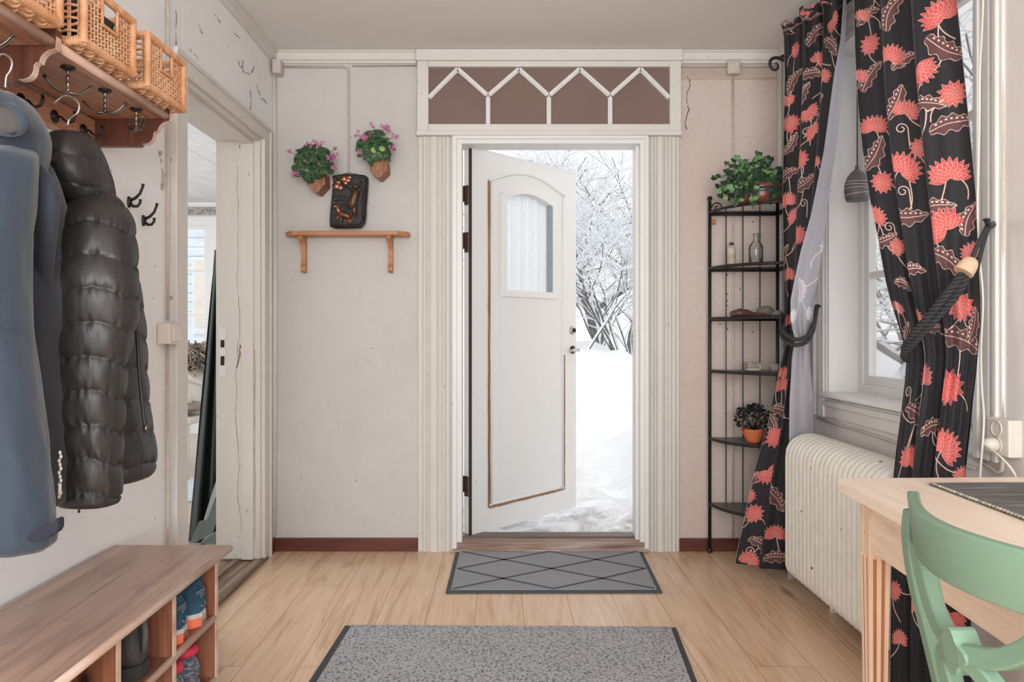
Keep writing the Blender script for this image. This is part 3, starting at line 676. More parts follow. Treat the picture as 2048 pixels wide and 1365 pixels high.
def laces(L, Wd, Hh):
    mb = MB()
    for k in range(5):
        q = .42+.07*k; z = .022+Hh*(.96-.9*max(0, q-.4)); mb.tube([(L*q, -Wd*.20, z-.004), (L*q+.004, 0, z+.003), (L*q, Wd*.20, z-.004)], .0028, 5)
    return mb
def mk_shoe(kind, name, label, x, y, z, rz, group):
    t = thing(name, label, 'shoe', (x, y, z), rz, group, local=True)
    if kind == 'teal':
        L, Wd, Hh = .27, .092, .105
        shoe_shell(L, Wd, Hh, .45).build('upper', pm('teal_mesh', c(46, 98, 124), .75, col2=c(24, 58, 80), vs=18, bump=.4, bs=220), t)
        sole(L, Wd, .012, .036, .005).build('midsole', pm('pale_grey_foam', c(206, 204, 198), .6), t)
        sole(L, Wd, .0, .024, .008, x1=.11).build('heel_cushion', pm('coral_rubber', c(250, 128, 96), .5), t)
        sole(L, Wd, 0, .013, .004).build('outsole', pm('grey_rubber', c(150, 150, 150), .7), t)
        collar(L, Wd, Hh, .011, Hh*1.0).build('collar', pm('dark_teal_lining', c(30, 70, 92), .9), t)
        f = MB()
        for k in range(4): f.tube([(.004, -.026, .075+.006*k), (-.006, -.013, .079+.006*k), (-.0075, 0, .080+.006*k), (-.006, .013, .079+.006*k), (.004, .026, .075+.006*k)], .0012, 4)
        f.tube([(.003, -.026, .07), (-.008, -.012, .05), (-.008, .010, .05), (.003, .026, .07)], .0015, 4)
        f.build('stitching', pm('pale_stitch', c(150, 160, 175), .8), t)
        laces(L, Wd, Hh).build('laces', pm('lace_grey', c(120, 130, 140), .9), t)
    elif kind == 'boot':
        L, Wd, Hh = .29, .10, .118
        shoe_shell(L, Wd, Hh, .40).build('upper', pm('worn_dark_leather', c(72, 70, 67), .6, col2=c(44, 43, 42), vs=14, bump=.5, bs=90), t)
        sole(L, Wd, 0, .034, .006).build('sole', pm('dark_rubber', c(50, 50, 50), .8), t)
        collar(L, Wd, Hh, .013, Hh*1.0).build('collar', pm('padded_black', c(40, 40, 40), .85, bump=.4), t)
        f = MB(); f.tube([(-.004, 0, .06), (-.008, 0, .10), (-.004, 0, .14)], .007, 8); f.tube([(.03, .048, .05), (.045, .043, .10), (.05, .034, .125)], .004, 6)
        f.build('pull_tab', pm('tab_grey', c(92, 90, 86), .8), t)
        laces(L, Wd, Hh).build('laces', pm('lace_black', c(30, 30, 30), .9), t)
    else:
        L, Wd, Hh = .26, .088, .09
        m, t2, b = nodes('grey_streaked_knit'); b.inputs['Roughness'].default_value = .8
        v = coords(t2, (60, 60, 240)); n_ = N(t2, 'ShaderNodeTexNoise', Scale=1.0, Detail=3.0); t2.links.new(v, n_.inputs[0])
        sx = N(t2, 'ShaderNodeSeparateXYZ'); tc = coords(t2); n2 = N(t2, 'ShaderNodeTexNoise', Scale=20.0); t2.links.new(tc, n2.inputs[0])
        g_ = ramp(t2, n_.outputs[0], [(.42, c(66, 72, 88)), (.58, c(128, 132, 142))]); t2.links.new(mix(t2, ramp(t2, n2.outputs[0], [(.60, (0, 0, 0, 1)), (.63, (1, 1, 1, 1))]), g_, c(214, 60, 88)), b.inputs['Base Color'])
        shoe_shell(L, Wd, Hh, .45).build('upper', m, t)
        sole(L, Wd, 0, .030, .006).build('sole', pm('grey_blue_sole', c(130, 136, 150), .6), t)
        collar(L, Wd, Hh, .014, Hh*1.02).build('collar', pm('pink_lining', c(226, 62, 88), .8, col2=c(200, 44, 72), vs=40, bump=.5, bs=150), t)
        laces(L, Wd, Hh).build('laces', pm('lace_pink', c(220, 80, 110), .9), t)
    return t
GS = 'shoes in the shoe bench'
mk_shoe('teal', 'running_shoe', 'blue running shoe with coral heel in the upper end cubby, farther of its pair', -.838, 2.085, .3055, PI+.04, GS)
mk_shoe('teal', 'running_shoe', 'blue running shoe with coral heel half hidden behind the cubby divider, nearer of its pair', -.842, 1.972, .3055, PI+.10, GS)
mk_shoe('boot', 'hiking_boot', 'dark leather hiking boot with grey pull tab in the second upper cubby', -.848, 1.765, .3055, PI-.05, GS)
mk_shoe('boot', 'hiking_boot', 'second dark hiking boot tucked against the divider, behind its mate', -.905, 1.668, .3055, PI, GS)
mk_shoe('pink', 'sneaker', 'grey sneaker with pink lining in the lower end cubby, the farther one', -.842, 2.05, .1285, PI, GS)
mk_shoe('pink', 'sneaker', 'grey sneaker with pink lining in the lower end cubby, the nearer one', -.838, 1.945, .1285, PI+.06, GS)
# ================================================================ coat rack
cr = thing('coat_rack', 'stained pine hat shelf with iron coat hooks on the left wall', 'coat rack', (XL+.11, 1.6, 1.64))
rx0, rx1, rz = XL+.004, -.946, 1.716
ry = [2.125, 1.585, 1.045]
for (ya, yb) in ((ry[1]+.01, ry[0]-.01), (ry[2]+.01, ry[1]-.01)):
    f = MB(); f.box(rx0+.016, rx1, ya, yb, rz, rz+.020); f.build('shelf', M_rackwood, cr, bevel=.006)
    MB().tube([(rx1-.004, ya, rz+.010), (rx1-.004, yb, rz+.010)], .0108, 10).build('shelf_edge', M_edge, cr)
    f = MB(); f.box(rx0, rx0+.018, ya, yb, 1.640, rz-.001); f.build('back_board', M_rackwood, cr, bevel=.003)
def cub(p0, p1, p2, n=7): return [((1-t)**2*p0[0]+2*t*(1-t)*p1[0]+t*t*p2[0], (1-t)**2*p0[1]+2*t*(1-t)*p1[1]+t*t*p2[1]) for t in [k/n for k in range(n+1)]]
prof = [(rx0, 1.640), (-1.025, 1.640), (-1.018, 1.647)]+cub((-1.018, 1.647), (-.985, 1.645), (-.985, 1.678))+[(-.980, 1.683)]+cub((-.974, 1.683), (-.970, 1.708), (-.940, 1.712))+[(-.938, 1.738), (-.938, 1.752), (-.96, 1.762), (rx0, 1.762)]
for y in ry:
    f = MB(); f.prism(prof, lambda u, v, w_: (u, w_, v), y-.010, y+.010); f.build('bracket', M_rackdark, cr, bevel=.002)
    f = MB(); pts = [Vector((u, y, v)) for u, v in prof[2:-3]]
    f.loft([[p+Vector((.0008, -.0085, -.0008)), p+Vector((.0008, .0085, -.0008)), p+Vector((-.002, .0085, .002)), p+Vector((-.002, -.0085, .002))] for p in pts], smooth=False)
    f.build('bracket_edge', M_edge, cr)
def arm_loop(mb, base, d, up=.024, out=.050, r=.0027):   # double wire prong
    d = Vector(d).normalized(); s_ = Vector((-d.y, d.x, 0))
    L_, R_ = [], []
    for k in range(9):
        t = k/8; p = base+d*out*t+Vector((0, 0, up*t*t-.006*math.sin(PI*t))); L_.append(p+s_*.0042*min(1, t*4)); R_.append(p-s_*.0042*min(1, t*4))
    mb.tube(L_+R_[::-1], r, 6)
def ceil_hook(y, a, x=-.985):
    mb = MB(); mb.lathe([(.0, 0), (.016, 0), (.015, -.004), (.006, -.008), (.004, -.008)][::-1], (x, y, rz), 16)
    pl = mb.build('double_hook', M_darkmetal, cr)
    mb = MB(); pts = [Vector((x, y, rz-.006-.05*k/14)) for k in range(15)]
    mb.tube(pts, [.0036+.0012*math.sin(k*1.6) for k in range(15)], 8)
    b0 = Vector((x, y, rz-.055)); arm_loop(mb, b0, (math.cos(a), math.sin(a), 0)); arm_loop(mb, b0, (-math.cos(a), -math.sin(a), 0))
    mb.build('prongs', M_steel, pl)
for y, a in ((1.70, .9), (1.859, .12), (2.017, -.75), (1.43, .15), (1.27, .5)): ceil_hook(y, a)
def wall_hook_(y, z=1.668, x=rx0+.018):
    mb = MB(); n = 16
    rings = [[Vector((x+dx, y+r*math.cos(2*PI*k/n), z+r*math.sin(2*PI*k/n))) for k in range(n)] for r, dx in ((.017, 0), (.017, .003), (.012, .003), (.012, .006), (.006, .006), (.005, .010))]
    mb.loft(rings); pl = mb.build('wire_hook', M_darkmetal, cr)
    mb = MB()
    for s_ in (-1, 1):
        mb.tube([(x+.008, y, z), (x+.018, y+.002*s_, z), (x+.026, y+.003*s_, z-.010), (x+.036, y+.0035*s_, z-.016), (x+.047, y+.004*s_, z-.012), (x+.053, y+.004*s_, z+.002), (x+.052, y+.003*s_, z+.011)], .0022, 6)
    mb.tube([(x+.052, y-.004, z+.011), (x+.053, y, z+.0135), (x+.052, y+.004, z+.011)], .0022, 6)
    mb.build('prong', M_darkmetal, pl)
for y in (1.787, 1.921, 2.053, 1.40, 1.27, 1.15): wall_hook_(y)
# ---- wicker baskets (built once in a local frame, front = +x, then copied)
M_cane = pm('cane', c(234, 188, 148), .5, col2=c(206, 150, 108), vs=14, bump=.2, bs=120)
M_wrap = pm('cane_wrap', c(228, 178, 138), .45, col2=c(192, 132, 90), vs=22)
BD, BW, BH = .245, .215, .145
def weave(mb, o, u, v, W, Hh, ns, nw, hole=None, rs=.0024, rw=.0023, slot=0.0):
    o, u, v = Vector(o), Vector(u), Vector(v); nrm = u.cross(v)
    for k in range(ns):
        a = W*(k+.5)/ns
        segs = [(0, Hh)]
        if hole and hole[0] < a < hole[1]: segs = [(0, hole[2])]
        for z0_, z1_ in segs:
            for d in (-.0022, .0022): mb.tube([o+u*(a+d)+v*z0_, o+u*(a+d)+v*z1_], rs, 5, False)
    for j in range(nw):
        z = Hh*(j+.5)/nw; runs = [(0, W)]
        if hole and z > hole[2]: runs = [(0, hole[0]), (hole[1], W)]
        for a0, a1 in runs:
            m_ = max(4, int((a1-a0)/W*ns*3)); pts = []
            for k in range(m_+1):
                a = a0+(a1-a0)*k/m_; pts.append(o+u*a+v*z+nrm*.0042*math.cos(PI*(a/W*ns-.5)+PI*j))
            mb.tube(pts, rw, 5, False)
def wrapped(mb, a, b, r, pitch=.0058, n=9):
    a, b = Vector(a), Vector(b); L = (b-a).length; m_ = max(6, int(L/pitch*4))
    mb.tube([a.lerp(b, k/m_) for k in range(m_+1)], [r*(1+.10*math.sin(2*PI*k/4)) for k in range(m_+1)], n)
def mk_basket():
    t = thing('wicker_basket', 'x', 'basket', (0, 0, 0), local=True)
    x0, x1, y0, y1 = -BD/2, BD/2, -BW/2, BW/2; r = .0092
    f = MB(); hole = (BW*.5-.032, BW*.5+.034, BH-.082)
    weave(f, (x1-.004, y0, .012), (0, 1, 0), (0, 0, 1), BW, BH-.02, 15, 11, hole, .0016, .0022); f.build('front_panel', M_cane, t)
    f = MB()
    for a, b in (((x1, y0+hole[0], .012+hole[2]), (x1, y0+hole[1], .012+hole[2])), ((x1, y0+hole[0], .012+hole[2]), (x1, y0+hole[0], BH)), ((x1, y0+hole[1], .012+hole[2]), (x1, y0+hole[1], BH))): wrapped(f, a, b, .0042, .004)
    f.build('handle_rim', M_wrap, t)
    f = MB(); weave(f, (x0, y0+.004, .012), (1, 0, 0), (0, 0, 1), BD, BH-.02, 11, 9, None, .0022, .0034); f.build('side_panel', M_cane, t)
    f = MB(); weave(f, (x0, y1-.004, .012), (1, 0, 0), (0, 0, 1), BD, BH-.02, 11, 9, None, .0022, .0034); f.build('side_panel', M_cane, t)
    f = MB(); weave(f, (x0+.004, y0, .012), (0, 1, 0), (0, 0, 1), BW, BH-.01, 14, 11, None, .003, .0052); f.build('back_panel', M_cane, t)
    f = MB(); weave(f, (x0, y0, .006), (1, 0, 0), (0, 1, 0), BD, BW, 14, 10, None, .0020, .0028); f.build('base_panel', M_cane, t)
    f = MB()
    for z in (r, BH-.006):
        for a, b in (((x0, y0, z), (x1, y0, z)), ((x0, y1, z), (x1, y1, z)), ((x0, y0, z), (x0, y1, z)), ((x1, y0, z), (x1, y1, z))): wrapped(f, a, b, r)
    for x in (x0, x1):
        for y in (y0, y1): wrapped(f, (x, y, .004), (x, y, BH), r)
    f.build('rim', M_wrap, t); return t
def copy_tree(o, parent=None):
    c_ = o.copy(); COL.objects.link(c_)
    if parent is not None: c_.parent = parent
    for ch in list(o.children): copy_tree(ch, c_)
    return c_
bk = mk_basket(); GB = 'wicker baskets on the hat shelf'
bz = rz+.0215
for k, (y, lb) in enumerate(((2.028, 'wicker basket at the doorway end of the hat shelf, empty handle hole'), (1.737, 'wicker basket second from the doorway end, dark bundle showing in its handle hole'), (1.432, 'wicker basket cut off by the top left corner of the photo'))):
    o = bk if k == 0 else copy_tree(bk)
    o.location = (-.907-BD/2, y-.006, bz); tag(o, lb, 'basket', GB)
f = MB(); rn = random.Random(4); f.ball((-.99, 1.737, bz+.085), .072, 18, 12, (1.05, 1.0, .85), lambda d: 1+.22*noise.noise(d*2.3))
tag(f.build('fabric_bundle', pm('black_fabric', c(34, 35, 38), .8, bump=.3), None), 'crumpled black fabric bundle inside the second basket', 'clothing')
# ================================================================ coats
def sgn(x): return -1 if x < 0 else 1
def garment(rows, n=40, per=14, quilt=None, amp=.008, wr=.006, seed=0, p=2.3, ph=0.0):
    """rows: (z, cx, cy, rx, ry) from top to bottom; returns lofted rings with quilt bulges and wrinkles"""
    R = spline(rows, per*(len(rows)-1)); rings = []
    for (z, cx, cy, rx, ry_) in R:
        ring = []
        for k in range(n):
            a = 2*PI*k/n; ca, sa = math.cos(a), math.sin(a)
            x = abs(ca)**(2/p)*sgn(ca); y = abs(sa)**(2/p)*sgn(sa)
            d = 0
            if quilt:
                tilt = .012*math.sin(a*1.0+ph)+.006*math.sin(3*a+seed); q = ((z+tilt) % quilt)/quilt
                d += amp*(math.sin(PI*q)**.42-.62)
                pk = (1-math.sin(PI*q))**1.3; d += wr*1.5*noise.noise(Vector((a*9, math.floor((z+tilt)/quilt)*7.3, seed)))*pk+wr*.5*noise.noise(Vector((a*2.5+z*7, z*9, seed+9)))
            else: d += wr*(noise.noise(Vector((a*1.6, z*6, seed)))+.5*noise.noise(Vector((a*3+z*9, z*10, seed+4))))
            ring.append(Vector((cx+x*(rx+d), cy+y*(ry_+d), z)))
        rings.append(ring)
    return rings
def pz(py, Y): return H-(py-CY)*Y/F
def pxX(px, Y): return (px-CX)*Y/F
M_puff = pm('black_quilted_nylon', c(48, 47, 47), .46, col2=c(38, 37, 38), vs=5, bump=.3, bs=34, bd=.010, stretch=(1, 1, .35))
M_puffd = pm('black_quilted_nylon_lining', c(36, 35, 38), .5, bump=.15, bs=30)
pj = thing('puffer_jacket', 'black quilted puffer jacket hanging on a wooden hanger from the hat shelf', 'jacket', (-.95, 1.72, .73))
Y1 = 1.585
rows = [(pz(y, Y1), pxX((l+r)/2, Y1), Y1+.01*k_, (r-l)/2*Y1/F, d) for (y, l, r, d, k_) in ((372, 128, 178, .03, 9), (395, 114, 208, .05, 7), (440, 108, 240, .068, 4), (500, 107, 256, .07, 2), (570, 108, 268, .068, 0), (640, 110, 266, .064, 0), (720, 114, 250, .060, 0), (800, 118, 242, .058, 0), (900, 121, 238, .056, 0), (985, 122, 237, .054, 0), (1006, 126, 232, .046, 0), (1012, 140, 220, .030, 0))]
MB().loft(garment(rows, 96, 26, .070, .0082, .0055, 2)).build('sleeve', M_puff, pj)
Y2 = 1.755
rows = [(pz(y, Y2), pxX((l+r)/2, Y2), Y2, (r-l)/2*Y2/F, d) for (y, l, r, d) in ((385, 150, 200, .05), (430, 138, 226, .09), (520, 138, 250, .11), (600, 150, 266, .11), (700, 165, 276, .11), (800, 170, 279, .11), (880, 172, 290, .11), (930, 172, 298, .105), (955, 180, 292, .09), (962, 190, 270, .06))]
MB().loft(garment(rows, 96, 26, .074, .0082, .0055, 5, ph=1)).build('body', M_puff, pj)
Y3 = 1.93
rows = [(pz(y, Y3), pxX((l+r)/2, Y3), Y3, (r-l)/2*Y3/F, d) for (y, l, r, d) in ((420, 200, 236, .03), (470, 185, 250, .05), (600, 180, 262, .055), (750, 180, 262, .05), (880, 182, 262, .05), (925, 190, 255, .04))]
MB().loft(garment(rows, 36, 10, .073, .0075, .0055, 7)).build('sleeve', M_puff, pj)
Yc = 1.66
rows = [(pz(y, Yc), pxX((l+r)/2, Yc), Yc+dy, (r-l)/2*Yc/F, d) for (y, l, r, d, dy) in ((264, 126, 160, .02, 0), (275, 112, 176, .05, 0), (300, 108, 190, .07, 0), (340, 110, 200, .078, 0), (375, 112, 206, .075, .01), (412, 122, 200, .06, .03))]
MB().loft(garment(rows, 56, 16, .062, .005, .006, 11)).build('hood', M_puff, pj)
def flap(P, name, m_, parent, r=.012, solid=0):        # ridge of padded cloth along a pixel path with half widths
    Q = spline([(at(x, y, Y).x, Y, at(x, y, Y).z, w_*Y/F) for x, y, Y, w_ in P], 26)
    return MB().loft([[Vector((q[0]+q[3]*math.cos(2*PI*k/12), q[1]+max(.006, q[3]*.55)*math.sin(2*PI*k/12), q[2]+q[3]*.25*math.cos(2*PI*k/12))) for k in range(12)] for q in Q]).build(name, m_, parent)
Yk = 1.70
rows = [(pz(y, Yk), pxX((l+r)/2, Yk), Yk, (r-l)/2*Yk/F, d) for (y, l, r, d) in ((268, 132, 178, .03), (290, 140, 192, .04), (320, 152, 206, .045), (355, 166, 217, .045), (385, 180, 223, .04), (402, 192, 224, .03), (408, 200, 220, .02))]
MB().loft(garment(rows, 44, 12, None, 0, .006, 17)).build('collar', M_puffd, pj)
f = MB(); Yz = 1.70
f.tube(pxpath([(272, 640, Yz), (276, 700, Yz), (280, 760, Yz), (286, 820, Yz), (291, 862, Yz)], 20), .0045, 6); f.build('zip', M_puffd, pj)
f = MB(); p = at(292, 858, Yz-.005); f.ball(p, .006, 8, 6, (1, 1, 1.6)); f.tube([p, at(297, 868, Yz-.01)], .0022, 5); f.build('zip_pull', M_steel, pj)
MB().tube([at(157, 1006, 1.56), at(158, 1018, 1.56), at(158, 1026, 1.56)], [.0012, .0016, .003], 5).build('cord_end', M_puffd, pj)
# blue softshell
M_blue = pm('blue_softshell', c(44, 58, 74), .75, col2=c(38, 51, 66), vs=3, bump=.12, bs=240, sheen=.3)
M_blued = pm('blue_softshell_dark', c(31, 40, 53), .75, col2=c(27, 35, 46), vs=4, bump=.12, bs=200, sheen=.2)
M_blulin = pm('grey_lining', c(92, 88, 85), .85, col2=c(62, 62, 64), vs=9)
bj = thing('softshell_jacket', 'blue hooded softshell jacket hanging at the left edge of the photo', 'jacket', (-.95, 1.42, .71))
Yb = 1.335
rows = [(pz(y, Yb), pxX((l+r)/2, Yb), Yb+k_, (r-l)/2*Yb/F, d) for (y, l, r, d, k_) in ((285, -70, 20, .05, .07), (318, -112, 40, .066, .04), (400, -122, 45, .070, .02), (520, -118, 48, .068, 0), (640, -112, 52, .066, 0), (760, -100, 70, .064, 0), (860, -90, 82, .062, 0), (960, -78, 95, .06, 0), (1050, -66, 104, .058, 0), (1086, -60, 104, .056, 0), (1100, -50, 92, .048, 0))]
MB().loft(garment(rows, 48, 14, None, 0, .007, 21)).build('sleeve', M_blue, bj)
Y2 = 1.50
rows = [(pz(y, Y2), pxX((l+r)/2, Y2), Y2, (r-l)/2*Y2/F, d) for (y, l, r, d) in ((290, -60, 40, .07), (330, -110, 84, .12), (400, -140, 104, .15), (480, -150, 102, .15), (580, -150, 112, .15), (700, -150, 108, .15), (820, -150, 108, .15), (920, -150, 116, .155), (1000, -150, 119, .155), (1014, -140, 112, .14))]
MB().loft(garment(rows, 48, 14, None, 0, .010, 25)).build('body', M_blued, bj)
Yh = 1.43
rows = [(pz(y, Yh), pxX((l+r)/2, Yh), Yh, (r-l)/2*Yh/F, d) for (y, l, r, d) in ((184, -10, 16, .02), (195, -40, 40, .06), (225, -70, 62, .085), (262, -80, 76, .095), (300, -84, 74, .097), (330, -90, 68, .097), (360, -100, 64, .09), (400, -100, 56, .06), (420, -90, 46, .03))]
MB().loft(garment(rows, 44, 12, None, 0, .008, 31)).build('hood', M_blue, bj)
f = MB(); p = at(6, 240, 1.345); f.ball(p, .045, 20, 12, (1.0, .22, .62), lambda d: 1+.08*noise.noise(d*2)); f.build('hood_lining', M_blulin, bj)
flap(((-20, 214, 1.345, 8), (10, 207, 1.338, 8), (34, 220, 1.335, 8), (46, 243, 1.335, 8), (44, 262, 1.338, 7), (28, 272, 1.34, 6), (-4, 268, 1.34, 5)), 'hood_hem', M_blue, bj)
flap(((40, 316, 1.43, 18), (66, 338, 1.425, 22), (86, 370, 1.42, 24), (95, 410, 1.42, 24), (94, 460, 1.43, 22), (88, 530, 1.455, 20), (84, 600, 1.49, 18), (80, 660, 1.53, 14)), 'lapel', M_blued, bj)
f = MB(); f.tube([at(-60, 652, 1.268), at(-20, 652, 1.262), at(10, 656, 1.264), at(32, 664, 1.274), at(47, 678, 1.298)], .0016, 5); f.build('seam', M_blued, bj)
f = MB(); Y_ = 1.265
cf = [at(x, y, Y_) for x, y in ((52, 1080), (62, 1088), (90, 1080), (112, 1066), (116, 1058), (116, 1040), (110, 1038), (100, 1049), (76, 1060), (58, 1068))]
q = [Vector((p.x, p.y, p.z)) for p in cf]; n = len(q)
f.add([p for p in q]+[p+Vector((0, .02, 0)) for p in q], [tuple(range(n))]+[tuple(n+k for k in reversed(range(n)))]+[(k, (k+1) % n, n+(k+1) % n, n+k) for k in range(n)])
f.build('cuff_strap', pm('velcro', c(40, 42, 54), .95, bump=.6, bs=200), bj, bevel=.004)
f = MB()
for k in range(12): f.ball(at(120+2*math.sin(k*2.1), 906+8*k, 1.40), .0032, 6, 4, (1, 1, 1.3))
f.tube([at(120, 968, 1.395), at(119, 992, 1.395)], .0032, 6); f.build('zip', pm('pale_zip', c(205, 198, 184), .5), bj)
# hangers
M_hang = pm('hanger_wood', c(214, 140, 96), .45)
for nm, lb, path, Y_, ww in (('clothes_hanger', 'wooden clothes hanger with silver hook inside the black puffer jacket', ((108, 207), (122, 195), (136, 191), (150, 198), (158, 210), (156, 224), (146, 233), (138, 240), (135, 252)), 1.68, ((140, 268), 30)),
                             ('clothes_hanger', 'wooden clothes hanger with silver hook inside the blue jacket', ((-10, 120), (4, 108), (16, 112), (24, 126), (20, 142), (13, 152), (11, 166), (11, 176)), 1.44, ((12, 190), 30))):
    h0 = at(path[-1][0], path[-1][1], Y_)
    t = thing(nm, lb, 'clothes hanger', h0, 0, 'hangers on the coat rack')
    MB().tube([Vector((p[0], Y_, p[1])) for p in spline([(at(x, y, Y_).x, at(x, y, Y_).z) for x, y in path], 30)], .0024, 7).build('hook', M_chrome, t)
    f = MB(); f.tube([h0+Vector((0, dx, -.016-3.2*abs(dx)**1.35)) for dx in (-.08, -.06, -.04, -.018, 0, .018, .04, .06)], [.006, .009, .010, .011, .012, .011, .009, .006], 8); f.build('arms', M_hang, t)
# two iron wall hooks
for k, (px, py, lb) in enumerate(((266, 400, 'black iron coat hook alone on the wall, nearer the puffer jacket'), (295, 437, 'black iron coat hook alone on the wall, lower and nearer the doorway'))):
    b = onL(px-9, py+4); t = thing('coat_hook', lb, 'coat hook', b, 0, 'single coat hooks on the white wall')
    f = MB(); f.tube([b+Vector((.001, 0, -.018)), b+Vector((.004, 0, 0)), b+Vector((.001, 0, .016))], [.006, .011, .006], 10, flat=.6); f.build('plate', M_black, t)
    f = MB(); f.tube([b+Vector(p) for p in ((.004, 0, .004), (.022, .0, .012), (.036, .0, .026), (.044, .0, .046), (.046, 0, .056))], [.0055, .005, .0045, .0042, .005], 8)
    f.tube([b+Vector(p) for p in ((.004, 0, -.006), (.016, 0, -.014), (.028, 0, -.014), (.036, 0, -.004), (.037, 0, .008))], [.0055, .005, .0045, .0042, .005], 8); f.build('prongs', M_black, t)
# ================================================================ small fixtures on the left and back walls
t = thing('light_switch', 'cream light switch on the side doorway casing', 'light switch', onL(350, 690))
p0, p1 = onx(337, 690, XL+.03), onx(366, 648, XL+.03); f = MB(); f.box(XL+.001, XL+.046, 2.535, 2.628, H-(688-CY)*2.65/F, H-(648-CY)*2.65/F); f.build('housing', M_plastic, t, bevel=.004)
f = MB(); f.box(XL+.044, XL+.052, 2.552, 2.612, H-(683-CY)*2.65/F, H-(653-CY)*2.65/F); f.build('rocker', M_plastic, t, bevel=.003)
tag(MB().tube([(XL+.010, 2.60, 1.155), (XL+.010, 2.602, 1.6), (XL+.010, 2.60, ZC-.05)], .006, 6).build('switch_cable', M_cable), 'painted cable running up the wall from the light switch', 'cable')
f = MB(); f.tube([(XL+.010, 2.60, 1.08), (XL+.010, 2.60, .5), (XL+.010, 2.602, 0.0)], .006, 6); tag(f.build('switch_cable', M_cable), 'painted cable running down the wall below the light switch', 'cable')
def jbox(name, lb, ctr, sx, sy, sz, parentlabel=None):
    t = thing(name, lb, 'junction box', ctr); f = MB(); x, y, z = ctr; f.box(x-sx, x+sx, y-sy, y+sy, z-sz, z+sz); f.build('housing', M_cable, t, bevel=.008, seg=3)
    f = MB(); f.ball((x, y-sy, z), .004, 8, 6, (1, .4, 1)); f.build('screw', M_cable, t); return t
jbox('junction_box', 'painted junction box in the top left corner above the doorway', (XL+.035, YB-.035, at(0, 137, 3.8).z), .022, .035, .036)
jbox('junction_box', 'painted junction box under the cornice above the pink wall', (at(1466, 0, 3.81).x, YB-.02, at(0, 136, 3.81).z), .033, .02, .035)
def cable(name, lb, pts, r=.006): return tag(MB().tube(pts, r, 6).build(name, M_cable), lb, 'cable')
cxl = at(697, 0, 3.82).x; zt_ = at(0, 133, 3.82).z
cable('wall_cable', 'painted cable from the corner box dropping between the wall planters', [(XL+.06, YB-.007, zt_), (cxl-.03, YB-.007, zt_), (cxl-.004, YB-.007, zt_-.008), (cxl, YB-.007, zt_-.04), (cxl, YB-.007, 1.95), (cxl, YB-.007, 1.70)])
cable('wall_cable', 'painted cable along the cornice toward the transom', [(cxl+.02, YB-.006, zt_+.004), (-.20, YB-.006, zt_+.006), (-.435, YB-.006, zt_+.006)], .004)
cxr = at(1466, 0, 3.82).x; zr_ = at(0, 132, 3.82).z
cable('wall_cable', 'painted cable hanging straight below the box on the pink wall', [(cxr, YB-.007, zr_-.04), (cxr+.001, YB-.007, 2.0), (cxr+.002, YB-.007, 1.0), (cxr, YB-.007, .07)])
cable('wall_cable', 'painted cable from the transom to the box on the pink wall', [(.905, YB-.008, zr_), (cxr-.03, YB-.008, zr_)], .007)
cable('wall_cable', 'painted cable from the box on the pink wall into the right corner', [(cxr+.03, YB-.008, zr_), (XR-.03, YB-.008, zr_)], .007)
# ================================================================ wall shelf, plaque, planters
sh = thing('wall_shelf', 'small honey pine shelf on two curved brackets', 'shelf', at(692, 470, 3.77))
f = MB(); x0, x1 = at(567, 0, 3.73).x, at(816, 0, 3.73).x; ys_ = YB-.125; zt2 = 1.617
f.prism([(x0, YB), (x0, YB-.07), (x0+.05, ys_), (x1-.05, ys_), (x1, YB-.07), (x1, YB)], lambda u, v, w_: (u, v, w_), zt2-.019, zt2); f.build('board', wood('shelf_pine', c(208, 150, 104), c(190, 130, 86), c(156, 98, 62), 0, .4), sh, bevel=.005)
for px in (603, 780):
    xc = at(px+(2 if px < 700 else 0), 0, 3.78).x
    pr = [(YB, zt2-.019), (YB-.095, zt2-.019), (YB-.095, zt2-.030), (YB-.075, zt2-.045)]+cub((YB-.070, zt2-.046), (YB-.028, zt2-.06), (YB-.030, zt2-.13))+cub((YB-.030, zt2-.13), (YB-.03, zt2-.165), (YB-.045, zt2-.17))+[(YB-.045, zt2-.19), (YB-.02, zt2-.20), (YB, zt2-.20)]
    f = MB(); f.prism(pr, lambda u, v, w_: (w_, u, v), xc-.011, xc+.011); f.build('bracket', M_pine, sh, bevel=.003)
# copper relief plaque, generic hunting scene
pq = thing('relief_plaque', 'dark copper relief plaque of a hunter and dog standing on the pine shelf', 'plaque', at(696, 458, 3.785))
M_dark = pm('patinated_copper', c(58, 56, 55), .45, .5, col2=c(34, 33, 33), vs=12, bump=.6, bs=40, bd=.006)
M_cop = pm('bright_copper', c(196, 132, 100), .35, .75, col2=c(120, 74, 54), vs=16)
M_cop2 = pm('brown_copper', c(124, 92, 76), .4, .6, col2=c(60, 46, 40), vs=18)
yq = 3.785
def Q(px, py, d=0): p = at(px, py, yq); return Vector((p.x, yq-.012-d-(zt2+.3-p.z)*.05+.015, p.z))
outl = [(664, 352), (672, 350), (690, 347), (710, 348), (728, 350), (735, 354), (736, 364), (735, 384), (733, 410), (732, 436), (730, 448), (722, 456), (700, 457), (670, 457), (661, 454), (660, 440), (661, 420), (663, 400), (665, 378), (667, 364)]
f = MB(); n = len(outl); fr = [Q(*o_) for o_ in outl]; cen = Q(698, 404)
f.add([v+Vector((0, .022, 0)) for v in fr]+fr+[v.lerp(cen, .06)+Vector((0, -.006, 0)) for v in fr]+[v.lerp(cen, .13)+Vector((0, -.002, 0)) for v in fr],
      [tuple(range(n))]+[(a*n+k, a*n+(k+1) % n, (a+1)*n+(k+1) % n, (a+1)*n+k) for a in range(3) for k in range(n)]+[tuple(3*n+k for k in range(n))], False)
f.build('slab', M_dark, pq, bevel=.002)
